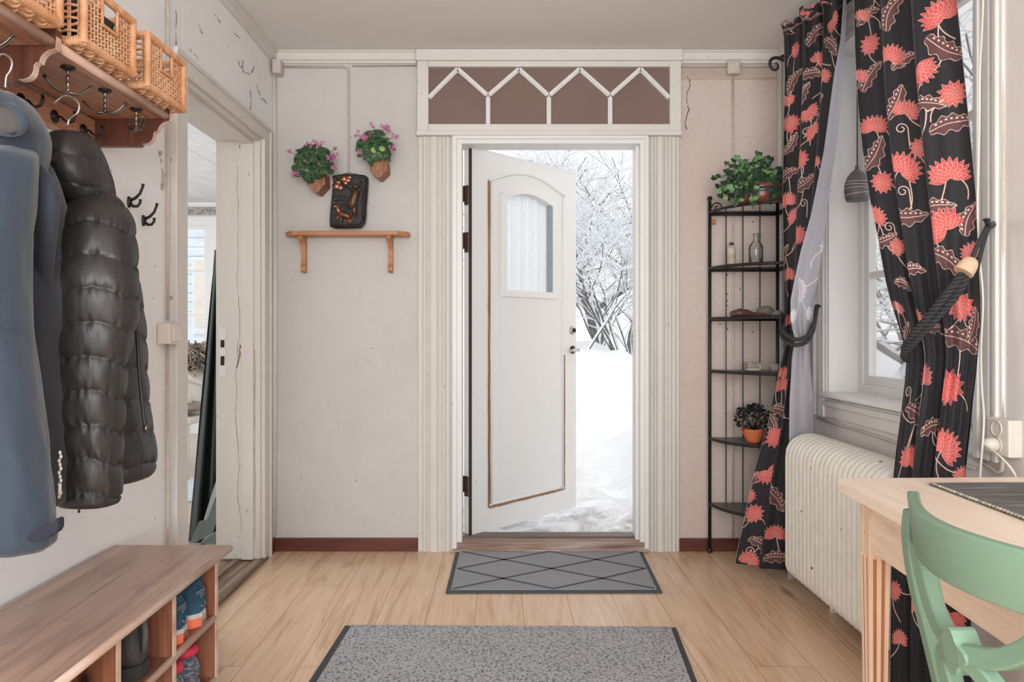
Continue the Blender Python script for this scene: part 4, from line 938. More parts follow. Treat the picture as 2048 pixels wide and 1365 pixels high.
f = MB(); rn = random.Random(2)
for (x, y, r) in ((676, 363, 7), (686, 357, 7), (695, 360, 6), (672, 372, 7), (680, 375, 6), (690, 366, 5), (698, 354, 5), (672, 358, 5)):
    f.ball(Q(x, y), r*1.15*yq/F, 10, 6, (1, .3, .85), lambda d: 1+.12*math.sin(5*math.atan2(d.z, d.x)))
f.build('foliage', M_cop, pq)
f = MB(); lim = lambda pts: [Q(x, y, d) for x, y, d in pts]
f.tube(lim(((711, 434, .004), (710, 424, .007), (709, 416, .008), (708, 408, .008))), [.010, .014, .016, .016], 8)
f.tube(lim(((704, 418, .006), (707, 404, .009), (711, 392, .010), (714, 382, .010))), [.024, .022, .020, .020], 8); f.tube(lim(((704, 380, .012), (709, 386, .014), (715, 390, .014))), [.007, .008, .008], 8)
f.tube(lim(((700, 378, .012), (706, 381, .012), (713, 383, .012))), [.005, .006, .008], 8); f.ball(Q(712, 375, .01), .013, 10, 8); f.tube(lim(((706, 374, .012), (713, 373, .013), (719, 376, .012))), [.005, .010, .005], 8)
f.build('hunter', M_cop2, pq)
f = MB(); f.tube(lim(((672, 356, .006), (684, 366, .010), (697, 377, .012), (704, 381, .012))), [.0032, .0038, .0044, .005], 6); f.build('gun', M_dark, pq)
f = MB(); f.tube(lim(((680, 430, .008), (687, 430, .010), (695, 433, .010), (702, 437, .009))), [.015, .016, .014, .013], 8); f.tube(lim(((681, 428, .01), (678, 420, .011), (674, 414, .011))), [.013, .011, .009], 8); f.tube(lim(((676, 413, .012), (671, 415, .012), (667, 416, .011))), [.010, .008, .005], 8)
for pts in (((681, 432, .008), (676, 437, .006), (673, 442, .005)), ((684, 434, .008), (683, 440, .006), (686, 446, .005)), ((701, 438, .008), (703, 444, .006), (701, 449, .005)), ((699, 436, .008), (698, 443, .006), (702, 450, .005))): f.tube(lim(pts), [.0075, .005, .0036], 6)
f.tube(lim(((703, 436, .008), (708, 433, .006), (713, 434, .005))), [.003, .002, .001], 5); f.build('dog', M_cop, pq)
f = MB()
for pts in (((726, 440, .004), (725, 410, .004), (726, 380, .003), (722, 362, .002)), ((725, 400, .003), (729, 385, .002), (731, 370, .002)), ((725, 385, .003), (719, 372, .002))): f.tube(lim(pts), .0028, 5)
for y in (394, 402, 410): f.tube(lim(((668, y, .003), (682, y-1, .004), (698, y+2, .003))), .0018, 5)
f.build('landscape', M_dark, pq)
MB().tube([Q(680, 351, -.01), Q(688, 346, -.014), Q(698, 344, -.016), Q(712, 347, -.014), Q(722, 352, -.01)], .0012, 5).build('hanging_wire', M_steel, pq)
def leaf_disc(mb, c0, nrm, r, cup=.25, n=9, el=1.15):
    nrm = Vector(nrm).normalized(); u = nrm.orthogonal().normalized(); rot = Matrix.Rotation(random.uniform(0, 2*PI), 3, nrm); u = rot @ u; w_ = nrm.cross(u)
    mid = Vector(c0); ring1 = [mid+(u*math.cos(2*PI*k/n)*el+w_*math.sin(2*PI*k/n))*r*.55+nrm*r*.05 for k in range(n)]
    ring2 = [mid+(u*math.cos(2*PI*k/n)*el+w_*math.sin(2*PI*k/n))*r*(1+.05*(k % 2))-nrm*r*cup*(.6+.4*math.sin(2*PI*k/n)**2) for k in range(n)]
    vs = [mid-nrm*r*.04]+ring1+ring2
    mb.add(vs, [(0, 1+k, 1+(k+1) % n) for k in range(n)]+[(1+k, 1+n+k, 1+n+(k+1) % n, 1+(k+1) % n) for k in range(n)], True)
def star_flower(mb, c0, nrm, r):
    nrm = Vector(nrm).normalized(); u = nrm.orthogonal().normalized(); w_ = nrm.cross(u); c0 = Vector(c0)
    for k in range(5):
        a = 2*PI*k/5+r*999; d = u*math.cos(a)+w_*math.sin(a); s_ = -u*math.sin(a)+w_*math.cos(a)
        mb.add([c0, c0+d*r*.5+s_*r*.28+nrm*r*.15, c0+d*r, c0+d*r*.5-s_*r*.28+nrm*r*.15], [(0, 1, 2, 3)], True)
M_leaf = pm('round_leaf_green', c(72, 110, 68), .40, col2=c(34, 62, 38), vs=22)
M_lime = pm('lime_leaf', c(150, 178, 92), .5)
M_pink = pm('pink_blossom', c(198, 124, 164), .6, col2=c(158, 84, 124), vs=40)
M_potw = wood('planter_wood', c(182, 128, 92), c(152, 98, 66), c(104, 62, 44), 2, .5)
def planter(lb, cpx, cpy, potw, poty0, poty1, fol, flowers, limes, seed):
    random.seed(seed); Yp = 3.735
    b0 = at(cpx, poty1, Yp); t = thing('wall_planter', lb, 'potted plant', b0, 0, 'small wall planters with pink blossoms')
    w_ = potw*Yp/F/2; z0_, z1_ = b0.z, at(0, poty0, Yp).z; zc_ = z0_+(z1_-z0_)*.42; x = b0.x
    pr = [(-w_, zc_), (-w_*.15, z0_), (w_*.15, z0_), (w_, zc_), (w_*.92, z1_), (-w_*.92, z1_)]
    f = MB(); f.prism(pr, lambda u, v, q: (x+u, q, v), YB-.002, Yp-.020, False); f.build('pot', M_potw, t, bevel=.004)
    f = MB(); f.box(x-w_*.2, x+w_*.2, Yp-.025, Yp-.018, zc_-.004, z1_-.004); f.build('slat', M_worn, t)
    f = MB(); fx, fy, rx, rz_ = fol
    for k in range(70):
        a = random.uniform(0, 2*PI); q = math.sqrt(random.random())*.95; d = Vector((math.cos(a)*q, -(math.sqrt(1-q*q))*.9, math.sin(a)*q))
        p = at(fx, fy, Yp)+Vector((d.x*rx*Yp/F, d.y*.085-.005, d.z*rz_*Yp/F))
        leaf_disc(f, p, d+Vector((random.uniform(-.8, .8), -.25, random.uniform(-.1, 1.0))), random.uniform(.017, .026))
    f.build('foliage', M_leaf, t)
    f = MB(); st = MB()
    for (px, py, n_) in flowers:
        c0 = at(px, py, Yp-.075); st.tube([at(fx+(px-fx)*.3, fy+(py-fy)*.3, Yp-.03), at(fx+(px-fx)*.8, fy+(py-fy)*.8, Yp-.06), c0], .0014, 4)
        for k in range(n_): star_flower(f, c0+Vector((random.uniform(-.014, .014), random.uniform(-.012, .01), random.uniform(-.014, .014))), (random.uniform(-.6, .6), -1, random.uniform(-.3, .7)), random.uniform(.009, .013))
    f.build('blossoms', M_pink, t); st.build('stalks', pm('stalk', c(96, 84, 60), .7), t)
    if limes:
        f = MB()
        for px, py in limes: leaf_disc(f, at(px, py, Yp-.09), (.1, -1, .2), .014)
        f.build('young_leaves', M_lime, t)
planter('wall planter with pink blossoms hanging left of the copper plaque', 634, 387, 37, 346, 387, (628, 328, 43, 38), ((590, 350, 7), (595, 344, 4), (660, 318, 5), (670, 312, 6), (668, 336, 5), (618, 288, 4), (632, 287, 4), (642, 288, 3), (612, 328, 2), (640, 322, 2), (577, 302, 3), (668, 300, 3)), None, 5)
planter('wall planter with pink blossoms hanging higher, near the door casing', 758, 357, 35, 322, 357, (752, 297, 37, 36), ((715, 268, 5), (730, 276, 7), (740, 272, 4), (768, 255, 7), (778, 258, 5), (789, 272, 4), (784, 296, 4), (720, 306, 5), (736, 309, 2), (748, 252, 2)), ((747, 300), (764, 297)), 9)
# ================================================================ side room furniture
st_ = thing('settee', 'white wooden settee in the side room', 'settee', (-2.75, 6.0, 0)); M_set = pm('cream_lacquer', c(222, 218, 208), .4)
Ys = 6.0; P_ = lambda px, py, Y=Ys: at(px, py, Y)
f = MB(); f.box(-3.6, P_(406, 0).x, 5.75, 6.3, .40, .455); f.build('seat', M_set, st_, bevel=.01)
f = MB(); f.box(-3.6, P_(408, 0).x, 6.26, 6.30, .455, .98); f.build('back', M_set, st_, bevel=.01)
f = MB(); f.box(-3.6, P_(402, 0).x, 5.76, 5.79, .10, .40); f.build('apron', M_set, st_, bevel=.004)
f = MB(); f.tube([P_(372, 752, 5.8), P_(385, 762, 5.8), P_(396, 766, 5.85), P_(408, 770, 6.0), P_(412, 768, 6.25)], .022, 8); f.tube([P_(374, 752, 5.8), P_(372, 775, 5.78), P_(380, 792, 5.78), P_(378, 805, 5.78)], .024, 8); f.build('armrest', M_set, st_)
for x in (-3.55, P_(402, 0).x-.03):
    f = MB(); f.box(x-.02, x+.02, 5.76, 5.80, 0, .41); f.box(x-.02, x+.02, 6.24, 6.28, 0, .41); f.build('leg', M_set, st_)
f = MB(); f.ball(((-2.75), 5.98, .522), .32, 24, 12, (1.2, .75, .2)); tag(f.build('seat_cushion', pm('floral_cloth', c(176, 160, 146), .9, col2=c(84, 78, 74), vs=9, detail=8), None), 'floral patterned cushion on the white settee', 'cushion')
f = MB(); rn = random.Random(8)
for k in range(620):
    a = Vector((-2.48+rn.uniform(-.36, .16), 6.24+rn.uniform(-.08, .10), rn.uniform(.80, 1.02))); d = Vector((rn.uniform(-1, 1), rn.uniform(-1, .2), rn.uniform(-.5, 1))).normalized()*rn.uniform(.05, .10)
    f.tube([a, a+d*.6, a+d+Vector((0, 0, -.02))], [.012, .008, .001], 3, False)
tag(f.build('sheepskin_throw', pm('shaggy_wool', c(196, 182, 168), .95, col2=c(120, 104, 94), vs=14), None, fixn=False), 'shaggy grey brown sheepskin over the settee back', 'throw')
tag(MB().box(-3.4, -1.9, 4.9, 5.6, 0, .012).build('rag_rug', pm('blue_white_rug', c(206, 212, 218), .95, col2=c(176, 186, 196), vs=20), None), 'pale blue and white rug before the settee', 'rug')
# dark drape and leaning slabs right behind the jamb
f = MB(); rows = []
for i in range(40):
    v = i/39; y_ = 500+(1086-500)*v; row = []
    for k in range(36):
        u = k/35; xl = 430-(430-377)*v; px = xl+(446-xl)*u
        Yd = 3.86+.05*math.sin(u*15+v*1.5)*min(1, v*2)+.10*(1-u); row.append(at(px, y_, Yd))
    rows.append(row)
f.grid(rows); tag(f.build('dark_drape', pm('dark_green_cloth', c(42, 47, 47), .85, col2=c(28, 32, 33), vs=5), None, solid=.004), 'dark green-black drape hanging slantwise just inside the side room', 'drape')
def slab(lb, q, col, th=.012, group='slabs leaning behind the doorway jamb'):
    a = [at(*p) for p in q]; f = MB(); off = Vector((0, th, 0)); f.hexa([v+off for v in a], a)
    tag(f.build('leaning_slab', col, None), lb, 'slab', group)
M_slab = pm('grey_green_slate', c(112, 122, 118), .6, col2=c(92, 100, 98), vs=8); M_slab2 = pm('pale_board', c(186, 190, 186), .6)
slab('pale narrow board leaning behind the jamb, tallest of the pieces there', ((404, 1050, 3.80), (412, 1052, 3.80), (444, 955, 3.83), (436, 950, 3.83)), M_slab2)
slab('grey-green slate leaning at the foot of the dark drape, nearest the settee', ((379, 1088, 3.72), (396, 1084, 3.72), (416, 1040, 3.76), (398, 1044, 3.76)), M_slab)
slab('grey-green slate leaning behind the jamb, the middle wider piece', ((398, 1082, 3.70), (424, 1070, 3.70), (444, 1000, 3.74), (428, 1004, 3.74)), M_slab)
slab('low grey-green slate lying at the bottom beside the jamb', ((398, 1089, 3.68), (436, 1089, 3.68), (442, 1058, 3.70), (412, 1074, 3.70)), M_slab)
# ================================================================ mats
def fl(px, py, z=.0): return flo(px, py, z)
def mat_noise(name, base, dark, sc, thr):
    m, t, b = nodes(name); b.inputs['Roughness'].default_value = .95; b.inputs['Specular IOR Level'].default_value = .1; v = coords(t)
    n = N(t, 'ShaderNodeTexNoise', Scale=float(sc), Detail=3.0, Roughness=.6); t.links.new(v, n.inputs[0])
    n2 = N(t, 'ShaderNodeTexNoise', Scale=2.5, Detail=5.0); t.links.new(v, n2.inputs[0])
    colr = ramp(t, n.outputs[0], [(thr-.09, dark), (thr+.05, base)])
    colr = mix(t, .25, colr, ramp(t, n2.outputs[0], [(.35, tuple(x*.7 for x in base[:3])+(1,)), (.65, base)]))
    t.links.new(colr, b.inputs['Base Color']); bumpn(t, b, n.outputs[0], .5, .004); return m
t = thing('door_mat', 'grey door mat with a diamond lattice before the front door', 'door mat', fl(1105, 1145))
q = [fl(891, 1189, .0), fl(1325, 1188, .0), fl(1284, 1104, .0), fl(912, 1104, .0)]
up = Vector((0, 0, 1)); cen = sum(q, Vector())/4; 
def inset(Q_, k): return [p.lerp(cen, k) for p in Q_]
f = MB(); f.hexa([p+up*.001 for p in q], [p+up*.007 for p in q]); f.build('rubber_border', pm('dark_rubber_border', c(72, 77, 82), .7), t, bevel=.002)
def quadmap(Q_, u, v): return (Q_[3].lerp(Q_[2], u)).lerp(Q_[0].lerp(Q_[1], u), v)
qi = [quadmap(q, .022, .955), quadmap(q, .978, .955), quadmap(q, .978, .045), quadmap(q, .022, .045)]
f = MB(); f.hexa([p+up*.003 for p in qi], [p+up*.0105 for p in qi]); f.build('pile', mat_noise('mat_pile', c(160, 162, 166), c(132, 134, 138), 260, .42), t)
f = MB()
def gro(u0, v0, u1, v1):
    a, b = quadmap(qi, u0, v0)+up*.0112, quadmap(qi, u1, v1)+up*.0112; n_ = (b-a).cross(up).normalized()*.0085
    f.hexa([a-n_-up*.002, b-n_-up*.002, b+n_-up*.002, a+n_-up*.002], [a-n_, b-n_, b+n_, a+n_])
for k in range(2):
    o_ = .5*k
    for (u0, v0, u1, v1) in ((o_, 0, o_+.25, .25), (o_+.25, .25, o_+.5, .5) if k == 0 else (o_+.25, .25, o_+.5, .5), (o_, .5, o_+.25, .25), (o_+.25, .25, o_+.5, 0), (o_, .5, o_+.25, .75), (o_+.25, .75, o_+.5, 1), (o_, 1, o_+.25, .75), (o_+.25, .75, o_+.5, .5)):
        gro(max(.01, u0), min(.99, max(.01, v0)), min(.99, u1), min(.99, max(.01, v1)))
f.build('lattice', mat_noise('mat_groove', c(102, 106, 111), c(70, 74, 80), 280, .45), t)
t = thing('entrance_rug', 'large grey speckled entrance rug in the foreground', 'rug', fl(1020, 1365))
a, b = fl(690, 1255), fl(1352, 1259); 
d1 = (fl(620, 1365)-a); d2 = (fl(1393, 1365)-b); kk = 1.15/abs(d1.y)
q = [a+d1*kk, b+d2*kk, b, a]; cen = sum(q, Vector())/4
f = MB(); f.hexa([p+up*.001 for p in q], [p+up*.006 for p in q]); f.build('rubber_border', pm('rug_border', c(66, 68, 72), .75), t)
qi = [quadmap(q, .022, .985), quadmap(q, .983, .985), quadmap(q, .983, .006), quadmap(q, .022, .006)]
rows = []; rn = random.Random(1)
for i in range(90):
    row = []
    for k in range(70): p = quadmap(qi, k/69, i/89)+up*(.0115+.0012*noise.noise(Vector((k*.9, i*.9, 0)))); row.append(p)
    rows.append(row)
f = MB(); f.hexa([p+up*.003 for p in qi], [p+up*.010 for p in qi]); f.grid(rows, True); f.build('pile', mat_noise('rug_pile', c(178, 179, 182), c(56, 57, 60), 105, .455), t)
# ================================================================ radiator
RX0, RX1, RY0, RY1, RZ0, RZ1 = 1.185, 1.385, 2.36, 3.15, .105, .69
rd = thing('radiator', 'old cream ribbed radiator with chipped paint below the window', 'radiator', (1.28, 2.8, 0))
prof = [(RX0+.03, RZ0), (RX0+.008, RZ0+.012), (RX0, RZ0+.04)]+[(RX0, RZ0+.04+(RZ1-.10-RZ0-.04)*k/6) for k in range(1, 7)]
nn = 12
for k in range(1, nn+1):
    a = PI-PI*k/nn; prof.append(((RX0+RX1)/2+(RX1-RX0)/2*math.cos(a), RZ1-.10+.10*math.sin(a)**.8 if 0 < k < nn else RZ1-.10))
prof += [(RX1, RZ0+.04), (RX1-.03, RZ0)]
pitch = .036; ny = int((RY1-RY0)/pitch)*8
rows = []
for j in range(ny+1):
    y = RY1-(RY1-RY0)*j/ny; ph = (j % 8)/8; rib = .0055*(abs(math.sin(PI*ph))**.6)
    e = min(y-RY0, RY1-y); sh_ = max(0, .026-e); ins = .026-math.sqrt(max(0, .026**2-sh_**2))
    row = []
    for (x, z) in prof:
        nx = -1 if x < (RX0+RX1)/2 else 1; cz = (z-(RZ0+RZ1)/2)/((RZ1-RZ0)/2); cx = (x-(RX0+RX1)/2)/((RX1-RX0)/2)
        row.append(Vector((x+cx*(rib-ins*.8), y, z+max(0, cz)*(rib*.8)*(abs(cx) < .98)-cz*ins*.8)))
    rows.append(row)
m, t_, b = nodes('radiator_enamel'); b.inputs['Roughness'].default_value = .35; v = coords(t_)
n_ = N(t_, 'ShaderNodeTexNoise', Scale=20.0, Detail=3.0); t_.links.new(v, n_.inputs[0]); vo = N(t_, 'ShaderNodeTexVoronoi', Scale=13.0); t_.links.new(v, vo.inputs['Vector'])
sp = ramp(t_, vo.outputs['Distance'], [(.075, (1, 1, 1, 1)), (.09, (0, 0, 0, 1))]); wn_ = N(t_, 'ShaderNodeSeparateColor'); t_.links.new(vo.outputs['Color'], wn_.inputs[0])
sel = ramp(t_, wn_.outputs[0], [(.60, (0, 0, 0, 1)), (.62, (1, 1, 1, 1))])
t_.links.new(mix(t_, mix(t_, 1.0, sp, sel, 'MULTIPLY'), ramp(t_, n_.outputs[0], [(.3, c(222, 217, 206)), (.7, c(232, 228, 218))]), c(58, 46, 40)), b.inputs['Base Color'])
f = MB(); f.loft(rows, True, True); f.build('body', m, rd)
for y in (RY0+.12, RY1-.16):
    f = MB(); f.box(RX0+.125, RX1-.04, y-.015, y+.015, 0, RZ0+.02); f.build('foot', m, rd)
f = MB(); f.tube([(RX1-.05, RY1-.03, RZ0+.05), (RX1-.05, RY1+.05, RZ0+.05), (RX1-.05, RY1+.06, RZ0+.03), (RX1-.05, RY1+.06, 0)], .010, 8); f.build('pipe', M_cable, rd)
# ================================================================ corner shelf (etagere)
ex0, ex1, ey = 1.046, 1.388, 3.785; er = ex1-ex0
et = thing('corner_shelf', 'black iron quarter-round corner shelf stand with six tiers', 'corner shelf', (ex1-.1, ey-.1, 0))
zs = [1.715, 1.432, 1.183, .921, .580, .250]
for (x, y) in ((ex0, ey), (ex1, ey), (ex1, ey-er)):
    f = MB(); f.tube([(x, y, .012), (x, y, 1.775)], .0085, 10); f.ball((x, y, 1.79), .013, 12, 8); f.ball((x, y, .014), .014, 12, 8); f.build('post', M_black, et)
for x in (1.129, 1.214, 1.300):
    MB().tube([(x, ey+.002, .25), (x, ey+.002, 1.715)], .0026, 6).build('rod', M_black, et)
for y in (ey-.085, ey-.17, ey-.255):
    MB().tube([(ex1+.002, y, .25), (ex1+.002, y, 1.715)], .0026, 6).build('rod', M_black, et)
ar = lambda r, n=24: [(ex1-r*math.cos(PI/2*k/n), ey-r*math.sin(PI/2*k/n)) for k in range(n+1)]
for i, z in enumerate(zs):
    f = MB(); f.tube([(x, y, z+(.0 if i > 1 else .004)) for x, y in ar(er)], .0075, 8); f.tube([(ex0, ey, z-.006), (ex1, ey, z-.006)], .006, 8); f.tube([(ex1, ey, z-.006), (ex1, ey-er, z-.006)], .006, 8)
    r_ = f.build('rim', M_black, et)
    f = MB(); f.prism([(ex1, ey)]+ar(er-.002), lambda u, v, w_: (u, v, w_), z, z+.005)
    f.build('shelf_panel', M_shelfglass if i < 2 else pm('black_shelf_panel', c(70, 69, 70), .35), r_)
for s_ in (1,):
    f = MB(); pts = []
    for k in range(26):
        a = k/25*2.6*PI; r = .030*(1-k/34); pts.append((ex0+.008+.034-r*math.cos(a)*1.0-.004, ey-.004, 1.742+r*math.sin(a)))
    f.tube(pts, .0035, 6); f.build('scroll', M_black, et)
MB().box(ex0+.005, ex0+.035, ey+.008, YB, 1.665, 1.688).build('wall_block', M_pine, et)
# ---- things on the corner shelf
def zt_(i): return zs[i]+.005
iv = thing('ivy_pot', 'ivy plant in a red brown dish on the top tier of the corner shelf', 'potted plant', (1.245, 3.625, zt_(0)))
f = MB(); f.lathe([(.085, 0), (.105, .02), (.112, .05), (.108, .085), (.112, .1), (.106, .1), (.10, .085)], (1.245, 3.625, zt_(0)), 28); pt = f.build('dish', pm('red_brown_glaze', c(142, 72, 54), .3, col2=c(112, 52, 40), vs=9), iv)
f = MB(); f.lathe([(.1105, .058), (.1135, .062), (.1125, .078), (.1095, .082)], (1.245, 3.625, zt_(0)), 28); f.build('dark_band', pm('dark_glaze', c(58, 54, 60), .3), pt)
def ivy_leaf(mb, c0, nrm, r, down):
    nrm = Vector(nrm).normalized(); d = Vector(down); d = (d-nrm*d.dot(nrm)).normalized(); s_ = nrm.cross(d); c0 = Vector(c0)
    pr = [(0, -.35), (.5, -.55), (.75, -.15), (.55, .15), (.62, .5), (.3, .45), (0, 1.0), (-.3, .45), (-.62, .5), (-.55, .15), (-.75, -.15), (-.5, -.55)]
    vs = [c0+nrm*r*.12]+[c0+s_*x*r+d*y*r-nrm*r*.12*abs(x) for x, y in pr]
    mb.add(vs, [(0, 1+k, 1+(k+1) % 12) for k in range(12)], True)
f = MB(); f2 = MB(); st = MB(); rn = random.Random(11); random.seed(12)
base = Vector((1.245, 3.625, zt_(0)+.10))
ends = []
for k in range(46):
    a = rn.uniform(0, 2*PI); rr = rn.uniform(.03, .15); h_ = rn.uniform(.02, .15)*(1.25-rr/.2); ends.append(base+Vector((math.cos(a)*rr, math.sin(a)*rr*.9, h_)))
for px, py, Y in ((1425, 358, 3.60), (1432, 372, 3.58), (1440, 392, 3.58), (1448, 345, 3.55), (1452, 398, 3.52), (1468, 405, 3.48), (1487, 396, 3.46), (1503, 402, 3.45), (1545, 398, 3.48), (1455, 330, 3.60), (1470, 318, 3.6), (1438, 385, 3.56), (1463, 378, 3.5), (1480, 372, 3.48), (1555, 385, 3.5), (1550, 365, 3.5), (1512, 380, 3.47), (1445, 372, 3.56)):
    ends.append(at(px, py, Y))
for e in ends:
    mid = base.lerp(e, .5)+Vector((0, 0, .035)); pts = [Vector(p) for p in spline([tuple(base.lerp(e, .15)), tuple(mid), tuple(e)], 8)]
    st.tube(pts, .0016, 4)
    for p in pts[2:]:
        for j in range(2):
            nr = Vector((rn.uniform(-.7, .7), -1, rn.uniform(-.2, .8))); (f2 if rn.random() < .22 else f).__class__
            ivy_leaf(f2 if rn.random() < .24 else f, p+Vector((rn.uniform(-.014, .014), rn.uniform(-.012, .006), rn.uniform(-.012, .012))), nr, rn.uniform(.015, .023), (rn.uniform(-.6, .6), 0, -1))
f.build('foliage', pm('ivy_green', c(50, 82, 54), .45, col2=c(27, 48, 32), vs=16), iv); f2.build('young_leaves', pm('ivy_light', c(128, 172, 108), .5, col2=c(84, 128, 76), vs=20), iv); st.build('stems', pm('ivy_stem', c(70, 62, 40), .8), iv)
f = MB(); ctr = (at(1463, 0, 3.70).x, 3.70, zt_(1)); f.lathe([(.019, 0), (.021, .004), (.0205, .085), (.021, .09), (.019, .094), (.013, .104), (.011, .107)], ctr, 20)
t = thing('ceramic_flask', 'cream ceramic flask with brown stopper on the second tier', 'flask', ctr); f.build('body', pm('cream_stoneware', c(214, 202, 184), .45, col2=c(168, 150, 132), vs=26, detail=6), t)
f = MB(); f.lathe([(.010, .105), (.012, .109), (.011, .118), (.006, .122), (.0, .123)], ctr, 14); f.build('stopper', pm('brown_stopper', c(86, 66, 56), .6), t)
ctr = (at(1512, 0, 3.64).x, 3.64, zt_(1)); t = thing('glass_jug', 'clear glass jug bottle with small handle on the second tier', 'bottle', ctr)
f = MB(); f.lathe([(.030, 0), (.034, .004), (.0345, .085), (.031, .10), (.016, .118), (.0125, .125), (.0125, .150), (.016, .152), (.016, .157), (.011, .157), (.0105, .122), (.028, .098), (.0315, .084), (.031, .006), (.0, .006)], ctr, 28); f.build('body', M_clear, t)
f = MB(); cx, cy_, cz = ctr; f.tube([(cx+.012, cy_, cz+.142), (cx+.026, cy_, cz+.145), (cx+.033, cy_, cz+.132), (cx+.028, cy_, cz+.112), (cx+.022, cy_, cz+.108)], .0035, 8); f.build('handle', M_clear, t)
f = MB(); P1 = [(at(px, 0, 3.6).x, 3.6+dy, zt_(2)+dz) for px, dy, dz in ((1466, 0, .016), (1480, 0, .020), (1496, .005, .018), (1508, .01, .012), (1522, .01, .009), (1534, .01, .010))]
f.tube(P1, [.014, .022, .018, .012, .009, .006], 12); f.ball(P1[0], .015, 12, 8)
tag(f.build('wooden_ladle', pm('dark_carved_wood', c(108, 72, 58), .4, col2=c(72, 46, 38), vs=18), None), 'dark brown carved wooden ladle lying on the third tier', 'ladle')
f = MB(); f.ball((at(1534, 0, 3.62).x, 3.64, zt_(2)+.027), .034, 18, 12, (1.3, .8, .8), lambda d: 1+.18*noise.noise(d*1.8)); f.ball((at(1556, 0, 3.58).x, 3.58, zt_(2)+.016), .022, 14, 10, (1.5, .9, .75), lambda d: 1+.2*noise.noise(d*2+Vector((3, 0, 0))))
tag(f.build('stone', pm('grey_stone', c(150, 140, 132), .7, col2=c(104, 92, 84), vs=22), None), 'grey rounded stone lying behind the ladle on the third tier', 'stone')
M_box = pm('pale_painted_box', c(212, 206, 194), .6, col2=c(140, 130, 118), vs=34, detail=6)
x0, x1 = at(1494, 0, 3.66).x, at(1523, 0, 3.66).x; t = thing('trinket_box', 'small pale patterned box on the fourth tier', 'box', ((x0+x1)/2, 3.66, zt_(3)))
f = MB(); f.box(x0, x1, 3.645, 3.70, zt_(3), zt_(3)+.030); f.build('base', M_box, t, bevel=.003); f = MB(); f.box(x0-.002, x1+.002, 3.643, 3.702, zt_(3)+.030, zt_(3)+.040); f.build('lid', M_box, t, bevel=.003)
x0, x1 = at(1537, 0, 3.66).x, at(1552, 0, 3.66).x; f = MB(); f.lathe([(.018, 0), (.022, .01), (.021, .034), (.017, .036)], ((x0+x1)/2+.006, 3.65, zt_(3)), 16)
tag(f.build('small_cup', M_box, None), 'small pale cup beside the curtain on the fourth tier', 'cup')
f = MB(); f.ball((at(1510, 0, 3.57).x, 3.58, zt_(3)+.012), .038, 18, 8, (1.1, .7, .32)); tag(f.build('pebble', pm('grey_pebble', c(172, 162, 150), .6), None), 'flat grey pebble in front of the trinket box on the fourth tier', 'stone')
ctr = Vector((at(1507, 0, 3.6).x, 3.6, zt_(4))); t = thing('black_plant', 'black-leaved bushy plant in a ribbed orange pot on the fifth tier', 'potted plant', ctr)
prof = [(.026, 0)]+[(.030+.026*(k/14)**.8+.0022*(k % 2), .004+.060*k/14) for k in range(15)]+[(.056, .068), (.050, .062), (.0, .055)]
f = MB(); f.lathe(prof, ctr, 24); f.build('pot', pm('orange_terracotta', c(218, 122, 76), .6, col2=c(196, 100, 60), vs=10), t)
f = MB(); rn = random.Random(3)
for k in range(420):
    a = rn.uniform(0, 2*PI); q = rn.random()**.5; e = rn.uniform(-.35, 1)*PI/2; d = Vector((math.cos(a)*math.cos(e), math.sin(a)*math.cos(e), math.sin(e)))
    p = ctr+Vector((0, 0, .105))+Vector((d.x*.088, d.y*.075, d.z*.072))*(.45+.55*q)
    ax = (d+Vector((rn.uniform(-.7, .7), rn.uniform(-.7, .7), rn.uniform(-.3, .7)))).normalized(); s_ = ax.orthogonal().normalized(); s_ = Matrix.Rotation(rn.uniform(0, 6), 3, ax) @ s_; L = rn.uniform(.014, .022); nn_ = ax.cross(s_)
    f.add([p, p+ax*L*.5+s_*L*.32+nn_*.002, p+ax*L, p+ax*L*.5-s_*L*.32+nn_*.002], [(0, 1, 2, 3)], True)
for k in range(30):
    a = rn.uniform(0, 2*PI); f.tube([ctr+Vector((0, 0, .06)), ctr+Vector((math.cos(a)*.06, math.sin(a)*.05, .06+rn.uniform(.02, .10)))], .0012, 4)
f.build('foliage', pm('black_leaf', c(32, 33, 36), .5, col2=c(22, 23, 25), vs=30), t)
# ================================================================ curtain rod
RXX, RZZ = 1.345, 2.405
cr_ = thing('curtain_rod', 'black iron curtain rod with scrolled end above the window', 'curtain rod', (RXX, 2.7, RZZ))
MB().tube([(RXX, 3.40, RZZ), (RXX, 1.9, RZZ)], .008, 10).build('rod', M_black, cr_)
f = MB(); e0 = Vector((RXX, 3.40, RZZ)); sc = [(0, 0), (-.012, .004), (-.028, -.004), (-.044, -.018), (-.050, -.045), (-.042, -.068), (-.024, -.078), (-.010, -.066), (-.010, -.050), (-.020, -.044), (-.026, -.052)]
Ys_ = 3.44
pp = [Vector((RXX, 3.39, RZZ))]+pxpath([(1574, 122, Ys_-.04), (1566, 120, Ys_), (1557, 116, Ys_), (1548, 116, Ys_), (1541, 121, Ys_), (1540, 130, Ys_), (1544, 138, Ys_), (1551, 140, Ys_), (1556, 136, Ys_), (1555, 128, Ys_), (1550, 126, Ys_)], 36)
f.tube(pp, [.0075]*13+[.0075-.004*k/23 for k in range(24)], 8); f.ball(at(1568, 116, Ys_-.02), .016, 12, 8, (1.3, 1, 1)); f.build('finial', M_black, cr_)
for y in (3.30, 2.05):
    f = MB(); f.tube([(RXX, y, RZZ), (XR-.02, y, RZZ)], .006, 8); f.box(XR-.03, XR, y-.015, y+.015, RZZ-.03, RZZ+.03); f.build('bracket', M_black, cr_)
